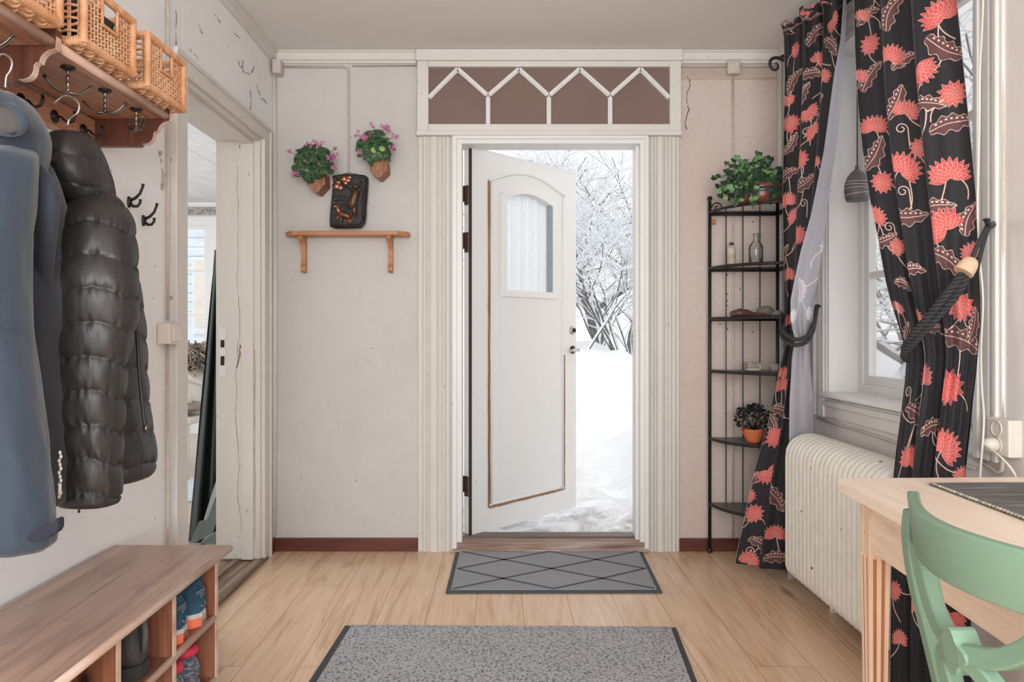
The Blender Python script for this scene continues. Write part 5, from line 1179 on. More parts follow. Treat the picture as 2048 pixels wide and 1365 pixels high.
# ================================================================ curtain fabric print, drawn into a generated image
TW, TH, FW, FH = 1100, 2048, 1.10, 2.45
class Print:
    def __init__(s): s.a = np.empty((TH, TW, 3), np.float32); s.a[:] = (31/255, 29/255, 34/255)
    def win(s, u, v, R, su, sv, ang):
        """local metric coordinates around (u, v); su, sv are metres of cloth per unit u, v"""
        x0, x1 = int(max(0, (u-R/su)*TW)), int(min(TW, (u+R/su)*TW+1)); y0, y1 = int(max(0, (v-R/sv)*TH)), int(min(TH, (v+R/sv)*TH+1))
        if x1 <= x0 or y1 <= y0: return None
        xs_, ys_ = np.meshgrid((np.arange(x0, x1)+.5)/TW, (np.arange(y0, y1)+.5)/TH)
        X, Y = (xs_-u)*su, (ys_-v)*sv; ca, sa = math.cos(ang), math.sin(ang)
        return s.a[y0:y1, x0:x1], X*ca+Y*sa, -X*sa+Y*ca
    def flower(s, u, v, r, su, sv, ang, full=True):
        w_ = s.win(u, v, r*1.25, su, sv, ang)
        if w_ is None: return
        A, X, Y = w_; X = X+r*(.18 if full else .5); lw = .0015
        for L, (R, n, wd, col) in enumerate(((1.0, 12, .175, (208, 78, 80)), (.80, 11, .175, (214, 86, 86)), (.61, 9, .165, (220, 94, 92)), (.43, 7, .15, (224, 102, 98)), (.24, 5, .09, (214, 78, 74)))):
            for k in range(n):
                span = 2*PI if full else 3.6
                a = (k+.5*(L % 2))/n*span-(0 if full else span/2-.1)
                RR = r*R*(1.12 if abs(math.sin(a*.5)) < .6 else .98)*(1.25 if not full else 1); s1 = X*math.cos(a)+Y*math.sin(a); t1 = -X*math.sin(a)+Y*math.cos(a); q = s1/RR
                hw = r*wd*np.sin(PI*np.clip(q, 0, 1)**1.25)**.75*(1.15-.2*q)
                ins = (q > 0) & (q < 1) & (np.abs(t1) < hw); edge = ins & (np.abs(t1) > hw-lw)
                A[ins] = np.array(col)/255; A[edge] = (.90, .66, .60); A[ins & (np.abs(t1) < lw*.45) & (q > .3) & (q < .85)] = (.80, .42, .40)
    def leaf(s, u, v, L, su, sv, ang, bend=.15):
        w_ = s.win(u, v, L*.62, su, sv, ang)
        if w_ is None: return
        A, X, Y = w_; q = X/L+.5; Y = Y-bend*L*np.sin(PI*q); qc = np.clip(q, 0, 1); lw = .0016
        env = np.sin(PI*qc**.8)**.65
        up_ = L*.19*env*(1+.20*np.sin(2*PI*4.2*qc)); dn = L*.19*env*(1+.22*np.sin(2*PI*3.6*qc+1.5))
        ins = (q > 0) & (q < 1) & (Y < up_) & (Y > -dn); edge = (q > 0) & (q < 1) & (Y < up_+lw) & (Y > -dn-lw) & ~((Y < up_-lw*.4) & (Y > -dn+lw*.4))
        A[ins] = (102/255, 67/255, 66/255); cr = (.93, .80, .74)
        A[edge] = cr; A[ins & (np.abs(Y) < lw*.8)] = cr
        for k in range(7):
            qq = .16+.11*k; ry_ = L*.105*math.sin(PI*qq**.8)**.65
            A[(((X/L+.5-qq)*L/.0040)**2+((Y-ry_)/.0030)**2) < 1] = cr
    def stem(s, pts, su, sv, w_=.0018, curl=False):
        for (u0, v0), (u1, v1) in zip(pts, pts[1:]):
            um, vm = (u0+u1)/2, (v0+v1)/2; Lm = math.hypot((u1-u0)*su, (v1-v0)*sv)/2
            q = s.win(um, vm, Lm+.006, su, sv, 0)
            if q is None: continue
            A, X, Y = q; dx, dy = (u1-u0)*su/2, (v1-v0)*sv/2; tt = np.clip((X*dx+Y*dy)/max(1e-9, dx*dx+dy*dy), -1, 1)
            A[(X-tt*dx)**2+(Y-tt*dy)**2 < w_*w_] = (.90, .76, .70)
    def image(s, name):
        im = bpy.data.images.new(name, TW, TH); px = np.ones((TH, TW, 4), np.float32); px[..., :3] = s.a; im.pixels.foreach_set(px.ravel()); im.pack(); return im
def fabric(name, im):
    m = bpy.data.materials.new(name); m.use_nodes = True; t = m.node_tree; b = t.nodes['Principled BSDF']; o = t.nodes['Material Output']
    b.inputs['Roughness'].default_value = .62; b.inputs['Sheen Weight'].default_value = .15; b.inputs['Specular IOR Level'].default_value = .35
    tx = t.nodes.new('ShaderNodeTexImage'); tx.image = im; tx.extension = 'EXTEND'; ge = t.nodes.new('ShaderNodeNewGeometry')
    bw = t.nodes.new('ShaderNodeRGBToBW'); t.links.new(tx.outputs[0], bw.inputs[0])
    rev = ramp(t, bw.outputs[0], [(.012, c(174, 170, 178)), (.06, c(194, 189, 195)), (.16, c(220, 215, 218)), (.6, c(232, 228, 230))])   # the reverse side of the cloth is pale
    t.links.new(mix(t, ge.outputs['Backfacing'], tx.outputs[0], rev), b.inputs['Base Color'])
    v = coords(t, (1, 1, 1)); n = N(t, 'ShaderNodeTexNoise', Scale=380.0, Detail=2.0); t.links.new(v, n.inputs[0]); bumpn(t, b, n.outputs[0], .12, .002)
    tl = t.nodes.new('ShaderNodeBsdfTranslucent'); t.links.new(mix(t, .25, tx.outputs[0], (.5, .5, .55, 1)), tl.inputs[0])
    mx = t.nodes.new('ShaderNodeMixShader'); mx.inputs[0].default_value = .10; t.links.new(b.outputs[0], mx.inputs[1]); t.links.new(tl.outputs[0], mx.inputs[2]); t.links.new(mx.outputs[0], o.inputs[0])
    return m
def lut(tab, y): return np.interp(y, [p[0] for p in tab], [p[1] for p in tab])
def smooth(a, k):
    w_ = np.hanning(k+2)[1:-1]; w_ /= w_.sum(); return np.convolve(np.pad(a, k//2, 'edge'), w_, 'valid')[:len(a)]
def curtain_grid(side):
    nu, nv = 180, 260; uf = np.linspace(0, 1, nu); P = np.zeros((nv, nu, 3))
    ztop, zbot = 2.44, (.03 if side == 2 else .055)
    for i in range(nv):
        z = ztop+(zbot-ztop)*i/(nv-1)
        if side == 2:
            fs = [0, .04, .28, .36, .60, .68, .93, 1.0]; pf = np.interp(uf, fs, [.02, 0, .29, .25, .585, .535, 1.0, .985]); gf = np.interp(uf, fs, [.06, 0, .19, .38, .50, .70, .90, 1.0])
            Yl = lut([(0, 2.30), (.7, 2.30), (1.05, 2.28), (1.5, 2.46), (2.1, 2.66), (2.4, 2.74)], z); Yr = lut([(0, 2.10), (1.05, 2.10), (1.6, 2.15), (2.4, 2.17)], z)
            k_ = 21
        else:
            fs = [0, .04, .22, .28, .46, .52, .70, .80, 1.0]; pf = np.interp(uf, fs, [.02, 0, .34, .30, .66, .62, .98, 1.0, 1.0]); gf = np.interp(uf, fs, [.05, 0, .18, .32, .46, .58, .76, .86, 1.0])
            Yl = lut([(0, 3.44), (.6, 3.42), (1.1, 3.33), (2.4, 3.36)], z); Yr = lut([(0, 3.22), (.6, 3.20), (1.1, 3.10), (1.6, 3.0), (2.4, 2.86)], z)
            k_ = 15
        pf, gf = smooth(pf, k_), smooth(gf, k_)
        Yc_ = Yl+(Yr-Yl)*gf
        # gathers: fine folds that tighten at the tie-back and at the heading
        gather = math.exp(-((z-(1.07 if side == 2 else 1.10))/.22)**2)+.8*math.exp(-((z-2.42)/.16)**2)
        Yc_ = Yc_+(.0022+.012*gather)*np.sin(uf*2*PI*(8.5 if side == 2 else 9)+.8*math.sin(z*3))
        yp = CY-(z-H)*F/Yc_
        if side == 2:
            L = lut([(-300, 1702), (0, 1705), (100, 1707), (200, 1712), (300, 1722), (400, 1737), (450, 1748), (500, 1757), (560, 1768), (600, 1778), (650, 1794), (690, 1806), (715, 1811), (760, 1808), (800, 1803), (850, 1797), (900, 1790), (950, 1785), (1150, 1780), (1365, 1778)], yp)
            R = lut([(-300, 1890), (0, 1916), (100, 1926), (200, 1936), (300, 1946), (400, 1955), (500, 1958), (600, 1963), (650, 1963), (700, 1958), (750, 1954), (800, 1948), (850, 1944), (900, 1938), (950, 1933), (1150, 1942), (1365, 1946)], yp)
            px = L+(R-L)*pf
        else:
            L = lut([(-50, 1564), (80, 1566), (150, 1568), (250, 1566), (400, 1564), (500, 1566), (600, 1569), (650, 1567), (675, 1568), (690, 1570), (750, 1555), (850, 1534), (950, 1505), (1050, 1484), (1105, 1472), (1150, 1464)], yp)
            B = lut([(-50, 1690), (0, 1687), (80, 1681), (150, 1668), (300, 1648), (430, 1622), (500, 1602), (560, 1589), (600, 1581), (640, 1581), (680, 1589), (715, 1584), (800, 1579), (900, 1578), (1150, 1576)], yp)
            R = lut([(-50, 1696), (30, 1693), (100, 1690), (200, 1683), (300, 1672), (400, 1657), (480, 1648), (600, 1630), (650, 1626), (700, 1623), (860, 1628), (1150, 1632)], yp)
            lead = np.clip((uf-.80)/.20, 0, 1)
            px = np.where(uf <= .80, L+(R-L)*pf, R+(B-R)*lead**.9)
        px = px+0
        P[i, :, 0] = (px-CX)*Yc_/F; P[i, :, 1] = Yc_; P[i, :, 2] = z
    if side == 1:
        for i in range(nv):                            # hem of this curtain swings into the room
            pass
    return P
def make_curtain(side, name, label, flowers, leaves, curls, seed):
    P = curtain_grid(side); nv, nu = P.shape[:2]
    du = np.linalg.norm(np.gradient(P, axis=1), axis=2)*(nu-1); dv = np.linalg.norm(np.gradient(P, axis=0), axis=2)*(nv-1)
    sx, sy = CX+P[..., 0]*F/P[..., 1], CY-(P[..., 2]-H)*F/P[..., 1]
    pr = Print(); rn = random.Random(seed); MS = 1.07 if side == 2 else 1.05
    def uv_of(px, py, front=True):
        d = (sx-px)**2+(sy-py)**2+P[..., 1]*6*(-1 if False else 1); i, j = np.unravel_index(np.argmin(d), d.shape); return j/(nu-1), 1-i/(nv-1), max(.45, du[i, j]), max(1.2, dv[i, j])
    FL = [(uv_of(x, y), r) for x, y, r in flowers]; FL = [(q, r*MS) for q, r in FL]; LF = [(uv_of(x, y), l*MS, a) for x, y, l, a in leaves]
    # a few more motifs on the cloth hidden in folds
    for k in range(26):
        u, v = rn.random(), rn.random(); i, j = int((1-v)*(nv-1)), int(u*(nu-1))
        if min([math.hypot((u-q[0])*.8, (v-q[1])*FH) for q, *_ in FL+LF]) > .11: FL.append(((u, v, max(.45, du[i, j]), max(1.2, dv[i, j])), .030))
    rn = random.Random(seed+5)
    allp = [q for q, *_ in LF]
    for q, r in FL:
        u, v, su, sv = q; near = sorted(allp, key=lambda w_: math.hypot((w_[0]-u)*su, (w_[1]-v)*sv))[:1]
        for w_ in near:
            n = 9; bx = rn.uniform(-.03, .03); pts = [(u+(w_[0]-u)*k/n+bx/su*math.sin(PI*k/n), v+(w_[1]-v)*k/n-.03/sv*math.sin(PI*k/n)) for k in range(n+1)]
            if math.hypot((w_[0]-u)*su, (w_[1]-v)*sv) < .24: pr.stem(pts, su, sv)
        a = rn.uniform(-.9, .9)-PI/2; n = 7; L_ = .10; bx = rn.choice((-1, 1))*.02
        pr.stem([(u+(math.cos(a)*L_*k/n+bx*math.sin(PI*k/n))/su, v+math.sin(a)*L_*k/n/sv) for k in range(n+1)], su, sv)
    for x, y in curls:
        u, v, su, sv = uv_of(x, y); pts = []
        for k in range(22): a = k/21*2.4*PI; r = .019*(1-k/30); pts.append((u+r*math.cos(a)/su, v+r*math.sin(a)/sv))
        pts = [(pts[0][0]+.0, pts[0][1]-.06/sv)]+pts; pr.stem(pts, su, sv)
    for q, l, a in LF: pr.leaf(q[0], q[1], l, q[2], q[3], a, rn.choice((.10, -.08, .15)))
    for k, (q, r) in enumerate(FL): pr.flower(q[0], q[1], r, q[2], q[3], rn.choice((1, 1, -1))*rn.uniform(.8, 2.3), k % 3 == 1)
    m = fabric(name+'_print', pr.image(name+'_print'))
    o = thing(name, label, 'curtain', (float(P[..., 0].mean()), float(P[..., 1].mean()), float(P[..., 2].min())), 0, 'flowered curtains at the window')
    f = MB(); f.grid([[Vector(p) for p in row] for row in P], True, True); cl = f.build('cloth', m, o, fixn=False)
    uvl = cl.data.uv_layers.new(name='UVMap'); vi = np.zeros(len(cl.data.loops), np.int32); cl.data.loops.foreach_get('vertex_index', vi)
    uv = np.stack([(vi % nu)/(nu-1), 1-(vi//nu)/(nv-1)], 1).astype(np.float32); uvl.data.foreach_set('uv', uv.ravel())
    # ruffled heading above the rod
    rows = []; rn = random.Random(seed+1)
    for i in range(5):
        row = []
        for j in range(nu):
            p = Vector(P[0, j]); k = i/4; p.z += .055*k+.012*k*noise.noise(Vector((j*.25, k, seed))); p.x += -.012*k+.016*k*noise.noise(Vector((j*.22, k*2, seed+3))); p.y += .02*k*noise.noise(Vector((j*.3, k*2, seed+7))); row.append(p)
        rows.append(row)
    f = MB(); f.grid(rows); hd = f.build('heading_ruffle', m, o, fixn=False)
    uvl = hd.data.uv_layers.new(name='UVMap'); vi = np.zeros(len(hd.data.loops), np.int32); hd.data.loops.foreach_get('vertex_index', vi)
    uv = np.stack([(vi % nu)/(nu-1), 0.70+.10*(vi//nu)/4.], 1).astype(np.float32); uvl.data.foreach_set('uv', uv.ravel())
    return o
d2r = math.radians
F2 = [(1880, 22, .046), (1740, 85, .040), (1781, 105, .038), (1838, 148, .040), (1906, 187, .038), (1815, 215, .034), (1747, 250, .040), (1840, 292, .032), (1810, 333, .046), (1895, 342, .045), (1764, 363, .038), (1750, 432, .036), (1880, 450, .048), (1795, 490, .030), (1950, 500, .030), (1795, 612, .022), (1922, 613, .042), (1833, 630, .028), (1846, 752, .040), (1900, 775, .050), (1893, 890, .046), (1822, 912, .042), (1803, 805, .022), (1716, 150, .03), (1725, 30, .026), (1790, 1178, .03), (1895, 1240, .042), (1925, 950, .03)]
L2 = [(1735, 35, .11, .3), (1790, 25, .12, 1.1), (1825, 8, .11, .8), (1745, 155, .12, .9), (1895, 92, .13, -.7), (1812, 125, .09, .4), (1787, 205, .12, 1.1), (1852, 212, .10, -.2), (1907, 252, .12, .1), (1745, 308, .13, 1.0), (1812, 430, .13, -.05), (1868, 415, .10, .1), (1768, 475, .10, .3), (1885, 528, .13, -.6), (1824, 548, .09, .1), (1805, 572, .08, -.4), (1866, 650, .09, -.1), (1920, 690, .14, -.35), (1832, 842, .13, -.6), (1865, 860, .10, .3), (1812, 665, .09, .7), (1944, 440, .10, 1.2), (1945, 650, .10, 1.3), (1850, 1160, .14, 1.3), (1915, 1300, .12, .8)]
C2 = [(1802, 258), (1806, 382), (1778, 455), (1816, 783), (1830, 60)]
F1 = [(1666, 45, .036), (1592, 100, .034), (1640, 115, .03), (1646, 150, .03), (1584, 250, .040), (1618, 230, .036), (1626, 262, .034), (1601, 316, .040), (1574, 400, .038), (1588, 430, .036), (1597, 470, .040), (1577, 548, .034), (1564, 768, .038), (1551, 877, .048), (1540, 950, .044), (1551, 1066, .040), (1508, 1027, .042), (1500, 1118, .040), (1491, 988, .034), (1567, 745, .028), (1575, 200, .03), (1576, 640, .03), (1545, 740, .03)]
L1 = [(1637, 66, .11, .6), (1661, 96, .11, -.8), (1590, 166, .12, .9), (1621, 152, .10, -.1), (1641, 196, .11, 0), (1610, 188, .09, 1.2), (1577, 352, .11, .4), (1608, 362, .12, .5), (1570, 510, .1, 1.2), (1562, 826, .12, -.3), (1538, 850, .12, -.9), (1546, 1000, .14, -.8), (1520, 1092, .11, -.5), (1484, 1058, .11, 1.2), (1556, 1118, .12, .05), (1502, 960, .09, 1.0), (1580, 285, .10, 1.0), (1600, 580, .10, 1.2)]
C1 = [(1612, 265), (1607, 405), (1500, 1100), (1585, 600)]
make_curtain(1, 'curtain', 'flowered black curtain tied back beside the corner shelf, pale reverse turned outward', F1, L1, C1, 3)
make_curtain(2, 'curtain', 'flowered black curtain nearest the viewer, tied back to the right hand wall', F2, L2, C2, 8)
# ---- tie-backs
M_rope = pm('black_rope', c(50, 51, 53), .75, bump=.3, bs=200)
t = thing('tieback', 'black twisted rope tie-back around the far curtain', 'tie-back', at(1600, 690, 3.0))
f = MB(); rope(f, pxpath([(1564, 640, 3.34), (1562, 660, 3.26), (1566, 676, 3.14), (1580, 688, 3.02), (1598, 690, 2.98), (1614, 683, 3.02), (1625, 664, 3.10), (1630, 640, 3.2), (1634, 615, 3.30)], 40), .0085, 3, .035); rope(f, pxpath([(1564, 628, 3.34), (1562, 648, 3.26), (1567, 664, 3.13), (1582, 677, 3.01), (1600, 679, 2.97), (1616, 671, 3.01), (1626, 652, 3.10), (1631, 630, 3.2), (1634, 612, 3.30)], 40), .0085, 3, .035); f.build('rope', M_rope, t)
f = MB(); f.tube([at(1634, 615, 3.30), Vector((XR, 3.36, at(1634, 610, 3.3).z))], .007, 6); f.build('hook', M_black, t)
t = thing('tieback', 'black double rope tie-back with a pale wooden ferrule around the near curtain', 'tie-back', at(1870, 620, 2.08))
for off, ph in ((0, 0), (17, 1)):
    f = MB(); rope(f, pxpath([(1932+off*.3, 538+off*.3, 2.06), (1908+off*.6, 572+off*.6, 2.07), (1880+off*.6, 606+off*.6, 2.09), (1850+off*.5, 642+off*.5, 2.13), (1826+off*.25, 672+off*.6, 2.18), (1811-off*.1, 694+off*.8, 2.23), (1812+off*.1, 708+off*.6, 2.28), (1822, 712+off*.2, 2.34)], 44), .0112, 3, .045); f.build('rope', M_rope, t)
f = MB(); f.tube(pxpath([(1926, 546, 2.055), (1934, 535, 2.055), (1940, 526, 2.055), (1945, 518, 2.055)], 10), [.026, .026, .025, .025, .024, .023, .022, .020, .017, .012], 14); f.build('ferrule', pm('pale_ferrule', c(226, 190, 158), .5), t)
f = MB(); f.tube(pxpath([(1942, 521, 2.055), (1956, 490, 2.07), (1970, 462, 2.09), (1977, 448, 2.10)], 16), .0065, 7); f.tube(pxpath([(1954, 540, 2.10), (1962, 505, 2.10), (1972, 470, 2.10), (1980, 450, 2.10)], 16), .0060, 7); f.build('cord', M_rope, t)
hk = onx(1992, 447, XR); t = thing('tieback_hook', 'black iron hook on the right wall holding the near tie-back', 'hook', hk)
f = MB(); n = 16; f.loft([[Vector((hk.x-dx, hk.y+r*math.cos(2*PI*k/n), hk.z+r*math.sin(2*PI*k/n))) for k in range(n)] for r, dx in ((.019, 0), (.019, .004), (.012, .008), (.008, .012))]); f.build('rosette', M_black, t)
f = MB(); f.tube([hk+Vector((-.006, 0, 0)), at(1984, 452, 2.11), at(1976, 450, 2.09), at(1973, 441, 2.08)], [.009, .008, .007, .007], 8); f.ball(at(1973, 440, 2.08), .010, 10, 6, (1, 1, .5)); f.build('arm', M_black, t)
# ================================================================ pendant lamp in the window recess
lx, ly = 1.452, 3.07; lz = H-(402-CY)*ly/F
lp = thing('pendant_lamp', 'small grey striped pendant lamp hanging in the window recess', 'pendant lamp', (lx, ly, lz))
R_ = .049; prof = [(R_*.86, 0), (R_*.97, .022), (R_, .045), (R_*.96, .07), (R_*.80, .095), (R_*.52, .115), (R_*.30, .124), (R_*.20, .128), (R_*.16, .142), (R_*.06, .15), (R_*.05, .148), (R_*.15, .120), (R_*.45, .110), (R_*.74, .09), (R_*.92, .06), (R_*.90, .02), (R_*.80, .001)]
f = MB(); f.lathe(prof, (lx, ly, lz), 32); f.build('shade', pm('grey_shade', c(108, 106, 106), .5, col2=c(92, 90, 90), vs=20), lp)
f = MB()
for z, r in ((.078, .945), (.062, .985), (.046, 1.008), (.026, .99)):
    pts = [(lx+R_*r*math.cos(a), ly+R_*r*math.sin(a), lz+z+.004*math.sin(a*1+z*80)) for a in [2*PI*k/32 for k in range(32)]]; f.tube(pts, .0011, 4, closed=True)
f.build('stripes', pm('white_stripe', c(226, 222, 218), .5), lp)
MB().tube([(lx, ly, lz+.145), (lx, ly, WZ1-.014)], .0024, 6).build('cord', M_black, lp)
# ================================================================ outlet and cables by the window
oz0, oz1 = H-(912-CY)*2.1/F, H-(838-CY)*2.1/F; 
ob = thing('power_outlet', 'cream double power outlet box on the right wall', 'power outlet', (XR-.02, 2.11, oz0))
f = MB(); f.box(XR-.038, XR+.001, 2.055, 2.15, oz0, oz1); f.build('housing', M_plastic, ob, bevel=.004)
for z in (oz0+.030, oz1-.028):
    f = MB(); n = 18; f.loft([[Vector((XR-.037-dx, 2.105+r*math.cos(2*PI*k/n), z+r*math.sin(2*PI*k/n))) for k in range(n)] for r, dx in ((.024, 0), (.024, .004), (.020, .004), (.019, -.008))]); so = f.build('socket', M_plastic, ob)
    f = MB()
    for dy in (-.009, .009): f.ball((XR-.0335, 2.105+dy, z), .0035, 8, 6)
    f.build('pin_hole', M_darkmetal, so)
pgz = oz0+.012
t = thing('power_plug', 'cream plug pushed into the lower socket of the outlet', 'plug', (XR-.06, 2.105, pgz))
f = MB(); f.tube([(XR-.036, 2.105, oz0+.030), (XR-.052, 2.105, oz0+.030), (XR-.066, 2.105, oz0+.029), (XR-.076, 2.105, oz0+.027)], [.019, .021, .018, .009], 14); f.build('body', M_plastic, t)
f = MB(); f.tube([Vector((XR-.076, 2.105, oz0+.027))]+pxpath([(1990, 905, 1.98), (2005, 918, 1.95), (2018, 932, 1.93), (2028, 946, 1.92), (2034, 960, 1.92)], 12)+[Vector((1.31, 1.955, .60))], .0030, 6); f.build('cord', M_plastic, t)
def wc(lb, pts, r=.006, m_=None): return tag(MB().tube(pts, r, 7).build('wall_cable', m_ or M_cable), lb, 'cable')
wc('pale conduit running down the wall edge into the outlet box', [(XR-.008, 2.150, z) for z in (ZC-.06, 2.0, 1.4, 1.0, oz1-.005)], .008)
wc('thin painted cable close beside the conduit above the outlet box', [(XR-.006, 2.128+.003*math.sin(z*7), z) for z in (ZC-.06, 2.2, 2.0, 1.8, 1.6, 1.4, 1.2, 1.0, oz1-.003)], .0045)
wc('loose pale lamp cord dangling over the near window casing', pxpath([(1968, -60, 2.13), (1965, 40, 2.13), (1960, 140, 2.13), (1959, 240, 2.13), (1957, 330, 2.13), (1955, 420, 2.13), (1960, 520, 2.13), (1966, 600, 2.13), (1962, 700, 2.13), (1964, 780, 2.10), (1968, 830, 2.06), (1966, 880, 2.05), (1962, 930, 2.05), (1958, 1000, 2.05)], 60), .0028, M_plastic)
f = [at(1624, 833, 3.42)]; 
wc('painted cable with clips running below the window sill', [onx(x, y, XR-.010) for x, y in ((1634, 836), (1665, 846), (1695, 855), (1730, 865), (1765, 877), (1800, 889), (1850, 905), (1900, 920), (1950, 938))], .005)
wc('short bent cable stub under the outlet box', [(XR-.01, 2.12, oz0), (XR-.012, 2.12, oz0-.045), (XR-.016, 2.135, oz0-.055), (XR-.012, 2.16, oz0-.05), (XR-.01, 2.3, oz0-.02)], .006)
wl_ = bpy.data.objects['wall_right']
# ================================================================ table
tA = Vector((.830, 1.873, 0)); tu = Vector((1, .03, 0)).normalized(); tv = Vector((-.068, -.9977, 0)); TWd, TL, TZ = .565, 1.28, .75
tp = lambda u, v, z: tA+tu*u+tv*v+Vector((0, 0, z))
tb = thing('table', 'pale pine table with fluted legs in the right foreground', 'table', tp(TWd/2, TL/2, 0))
M_tab = wood('pale_pine', c(250, 236, 220), c(243, 224, 205), c(230, 204, 182), 1, .42, .7, 0, .6); M_tleg = wood('pale_pine_leg', c(242, 216, 190), c(232, 200, 170), c(212, 172, 138), 2, .45, 1, 0, .7); M_groove = wood('groove_brown', c(196, 134, 96), c(176, 112, 78), c(140, 84, 58), 2, .5)
M_apr = wood('pale_pine_apron', c(246, 226, 206), c(238, 212, 188), c(222, 190, 162), 1, .45, .8, 0, .7)
cr = .018; poly = []
for (u, v, a0) in ((cr, cr, PI), (TWd-cr, cr, 1.5*PI), (TWd-cr, TL-cr, 0), (cr, TL-cr, .5*PI)):
    for k in range(5): a = a0+PI/2*k/4; poly.append((u+cr*math.cos(a), v+cr*math.sin(a)))
f = MB(); f.prism(poly, lambda u, v, w_: tp(u, v, w_), TZ-.026, TZ); f.build('tabletop', M_tab, tb, bevel=.010, seg=4)
ap_ = .045; lg = .052
for (u, v) in ((ap_, ap_), (TWd-ap_-lg, ap_), (ap_, TL-ap_-lg), (TWd-ap_-lg, TL-ap_-lg)):
    def sq(z, s_, g):                                 # square section with two grooves on every face
        h = lg/2*s_; c0 = (u+lg/2, v+lg/2); side = [(-1, 0), (-.62, 0), (-.56, g), (-.26, g), (-.20, 0), (.20, 0), (.26, g), (.56, g), (.62, 0)]; pts = []
        for r in range(4):
            ca, sa = math.cos(r*PI/2), math.sin(r*PI/2)
            for (a, d) in side: x, y = a*h, -h+d*h; pts.append(tp(c0[0]+x*ca-y*sa, c0[1]+x*sa+y*ca, z))
        return pts
    f = MB(); f.loft([sq(TZ-.026, 1, 0), sq(.588, 1, 0), sq(.575, 1, .10), sq(.10, .72, .10), sq(.085, .70, 0), sq(0, .66, 0)], True, False); leg = f.build('leg', M_tleg, tb)
    f = MB()
    for r in range(4):
        ca, sa = math.cos(r*PI/2), math.sin(r*PI/2)
        for o_ in (-.41, .41):
            qs = []
            for z, s_ in ((.575, 1), (.10, .72)):
                h = lg/2*s_; qs.append([tp(u+lg/2+x*ca-y*sa, v+lg/2+x*sa+y*ca, z) for x, y in (((o_-.155)*h, -h*.945), ((o_+.155)*h, -h*.945), ((o_+.155)*h, -h*.88), ((o_-.155)*h, -h*.88))])
            f.hexa(qs[1], qs[0])
    f.build('groove', M_groove, leg)
    f = MB()
    for z in (.70, .635):
        for (x, y) in ((u-.0005, v+lg*.55), (u+lg*.55, v+lg+.0005), (u+lg*.75, v-.0005)): f.ball(tp(x, y, z), .004, 8, 6, (.3, .3, 1))
    f.build('peg', pm('peg_wood', c(196, 156, 124), .5), leg)
def apron(u0, v0, u1, v1):
    f = MB(); th = .011; d = tp(u1, v1, 0)-tp(u0, v0, 0); n_ = Vector((-d.y, d.x, 0)).normalized()*th
    a, b = tp(u0, v0, 0), tp(u1, v1, 0); lo, hi = Vector((0, 0, .594)), Vector((0, 0, TZ-.026)); f.hexa([a-n_+lo, b-n_+lo, b+n_+lo, a+n_+lo], [a-n_+hi, b-n_+hi, b+n_+hi, a+n_+hi]); f.build('apron', M_apr, tb, bevel=.002)
e_ = ap_+.016
apron(e_, ap_+lg, e_, TL-ap_-lg); apron(TWd-e_, ap_+lg, TWd-e_, TL-ap_-lg); apron(ap_+lg, e_, TWd-ap_-lg, e_); apron(ap_+lg, TL-e_, TWd-ap_-lg, TL-e_)
# runner
rnA = at(1858, 966, .360*F/(966-CY)); 
rr = thing('table_runner', 'charcoal woven table runner with pale stitched edge on the table', 'table runner', rnA)
m, t_, b = nodes('charcoal_weave'); b.inputs['Roughness'].default_value = .9; v = coords(t_, (6, 330, 1)); n_ = N(t_, 'ShaderNodeTexNoise', Scale=1.0, Detail=3.0); t_.links.new(v, n_.inputs[0])
t_.links.new(ramp(t_, n_.outputs[0], [(.36, c(48, 48, 50)), (.55, c(116, 114, 113)), (.68, c(176, 173, 170))]), b.inputs['Base Color']); bumpn(t_, b, n_.outputs[0], .6, .003)
rw_ = .34; Lr = 1.05
f = MB(); q = [rnA+Vector((0, 0, TZ+.001-rnA.z)), rnA+tu*rw_+Vector((0, 0, TZ+.001-rnA.z))]; dv_ = Vector((-.030, -.9995, 0))*Lr
f.hexa([q[0], q[1], q[1]+dv_, q[0]+dv_], [p+up*.004 for p in (q[0], q[1], q[1]+dv_, q[0]+dv_)]); f.build('cloth', m, rr)
f = MB(); n = 90
for k in range(n):
    p = q[0]+dv_*(k+.5)/n+up*.0055+Vector((-.002, 0, 0)); f.ball(p, .0045, 6, 4, (1.0, 1.25, .7))
f.build('stitched_edge', pm('pale_stitch_edge', c(208, 200, 184), .8, col2=c(120, 112, 100), vs=60), rr)
# ================================================================ chair
M_green = pm('sage_green_paint', c(122, 152, 130), .38, col2=c(116, 146, 124), vs=5, bump=.04, bs=60)
ch = thing('chair', 'sage green wooden chair with curved lyre back facing the table', 'chair', (.86, .99, 0))
yc, hw, zt3, zb3 = .99, .212, .862, .783
def rail(s_): return Vector((.648-.073*math.sin(PI*s_)**1.0, yc+hw-2*hw*s_, 0))
rings = []
for k in range(33):
    s_ = k/32; p = rail(s_); tgt = (rail(min(1, s_+.01))-rail(max(0, s_-.01))).normalized(); n_ = Vector((-tgt.y, tgt.x, 0)); n_ = n_ if n_.x > 0 else -n_
    o_ = .004; rings.append([p+Vector((.010, 0, zb3))-n_*.0, p+Vector((0, 0, zt3)), p+n_*.018+Vector((0, 0, zt3)), p+n_*.018+Vector((.010, 0, zb3))])
f = MB(); f.loft(rings, True, False)
for k in range(len(f.sm)): f.sm[k] = True
f.build('crest_rail', M_green, ch, bevel=.004, seg=3)
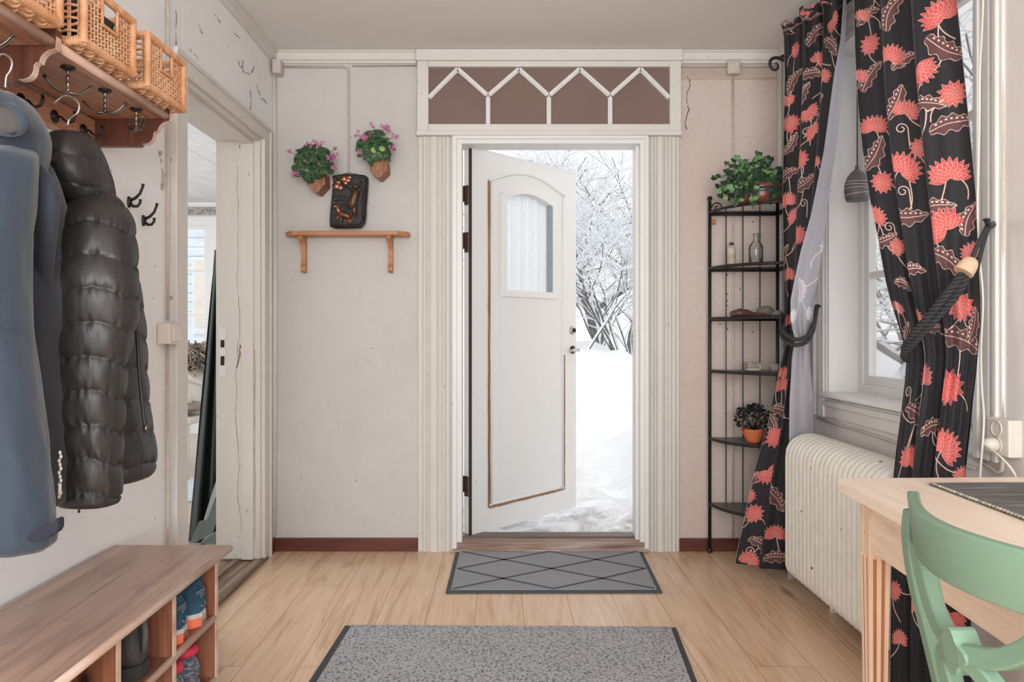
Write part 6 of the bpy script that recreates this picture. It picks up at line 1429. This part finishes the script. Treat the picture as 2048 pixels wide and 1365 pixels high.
def bar(path, wd, th, name):                          # path of (X, Y, z); th along x, wd across the path in the back plane
    P_ = [Vector(p) for p in path]; rings = []
    for i, p in enumerate(P_):
        tg = (P_[min(i+1, len(P_)-1)]-P_[max(i-1, 0)]).normalized(); w_ = Vector((0, 0, 0)); ax = Vector((1, 0, 0)); s_ = tg.cross(ax).normalized(); w2 = wd[i] if isinstance(wd, list) else wd
        rings.append([p-s_*w2/2-ax*th/2, p+s_*w2/2-ax*th/2, p+s_*w2/2+ax*th/2, p-s_*w2/2+ax*th/2])
    f = MB(); f.loft(rings, True, False); 
    return f.build(name, M_green, ch, bevel=.004, seg=3)
for sg in (1, -1):
    y0 = yc+sg*(hw-.004)
    P_ = spline([(.648, y0, .832), (.645, y0, .79), (.652, y0-sg*.004, .72), (.672, y0-sg*.008, .63), (.692, y0-sg*.010, .54), (.706, y0-sg*.012, .45), (.690, y0-sg*.010, .30), (.655, y0-sg*.004, .14), (.615, y0, 0)], 34)
    rings = []
    for k, p in enumerate(P_):
        d_ = .018+.026*min(1, k/6.0) if k < 22 else .044-.012*(k-22)/12
        rings.append([Vector((p[0]-.004, p[1]-.011, p[2])), Vector((p[0]-.004, p[1]+.011, p[2])), Vector((p[0]-.004+d_, p[1]+.011, p[2]+.0)), Vector((p[0]-.004+d_, p[1]-.011, p[2]))])
    f = MB(); f.loft(rings, True, False)
    f.build('rear_post', M_green, ch, bevel=.004, seg=3)
bx = lambda y, z: .590+.25*abs(y-yc)**1.1*1.0+max(0, .70-z)*.18
def bp(pts, n=18): return [(bx(y, z)+.012, y, z) for y, z in spline(pts, n)]
for sg in (1, -1):
    bar(bp([(yc+sg*.148, .792), (yc+sg*.128, .765), (yc+sg*.100, .735), (yc+sg*.065, .711), (yc+sg*.03, .700), (yc, .694)]), .026, .022, 'upper_splat')
    bar(bp([(yc, .690), (yc+sg*.028, .684), (yc+sg*.052, .668), (yc+sg*.058, .645), (yc+sg*.050, .622), (yc+sg*.060, .590), (yc+sg*.085, .53), (yc+sg*.11, .455)], 24), .026, .022, 'lower_splat')
f = MB(); prof = []
for k in range(28):
    a = 2*PI*k/28; r = .030+.006*math.cos(4*a); prof.append((yc+r*math.cos(a)*.85, .694+r*math.sin(a)*.9))
f.prism(prof, lambda u, v, w_: (bx(u, v)+w_, u, v), -.004, .030); f.build('rosette', M_green, ch, bevel=.003)
f = MB(); poly = [(.70, yc-.19), (.70, yc+.19), (.80, yc+.205), (1.06, yc+.215), (1.09, yc+.19), (1.10, yc), (1.09, yc-.19), (1.06, yc-.215), (.80, yc-.205)]
f.prism(poly, lambda u, v, w_: (u, v, w_), .44, .466); f.build('seat', M_green, ch, bevel=.008, seg=3)
f = MB(); f.box(.715, 1.065, yc-.185, yc-.165, .385, .44); f.box(.715, 1.065, yc+.165, yc+.185, .385, .44); f.box(.715, .735, yc-.185, yc+.185, .385, .44); f.box(1.045, 1.065, yc-.185, yc+.185, .385, .44); f.build('seat_frame', M_green, ch)
for sg in (1, -1):
    f = MB(); f.loft([[Vector((1.05+a*h, yc+sg*.17+b*h, z)) for a, b in ((-1, -1), (1, -1), (1, 1), (-1, 1))] for z, h in ((.44, .019), (.2, .016), (0, .012))], True, False); f.build('front_leg', M_green, ch, bevel=.003)
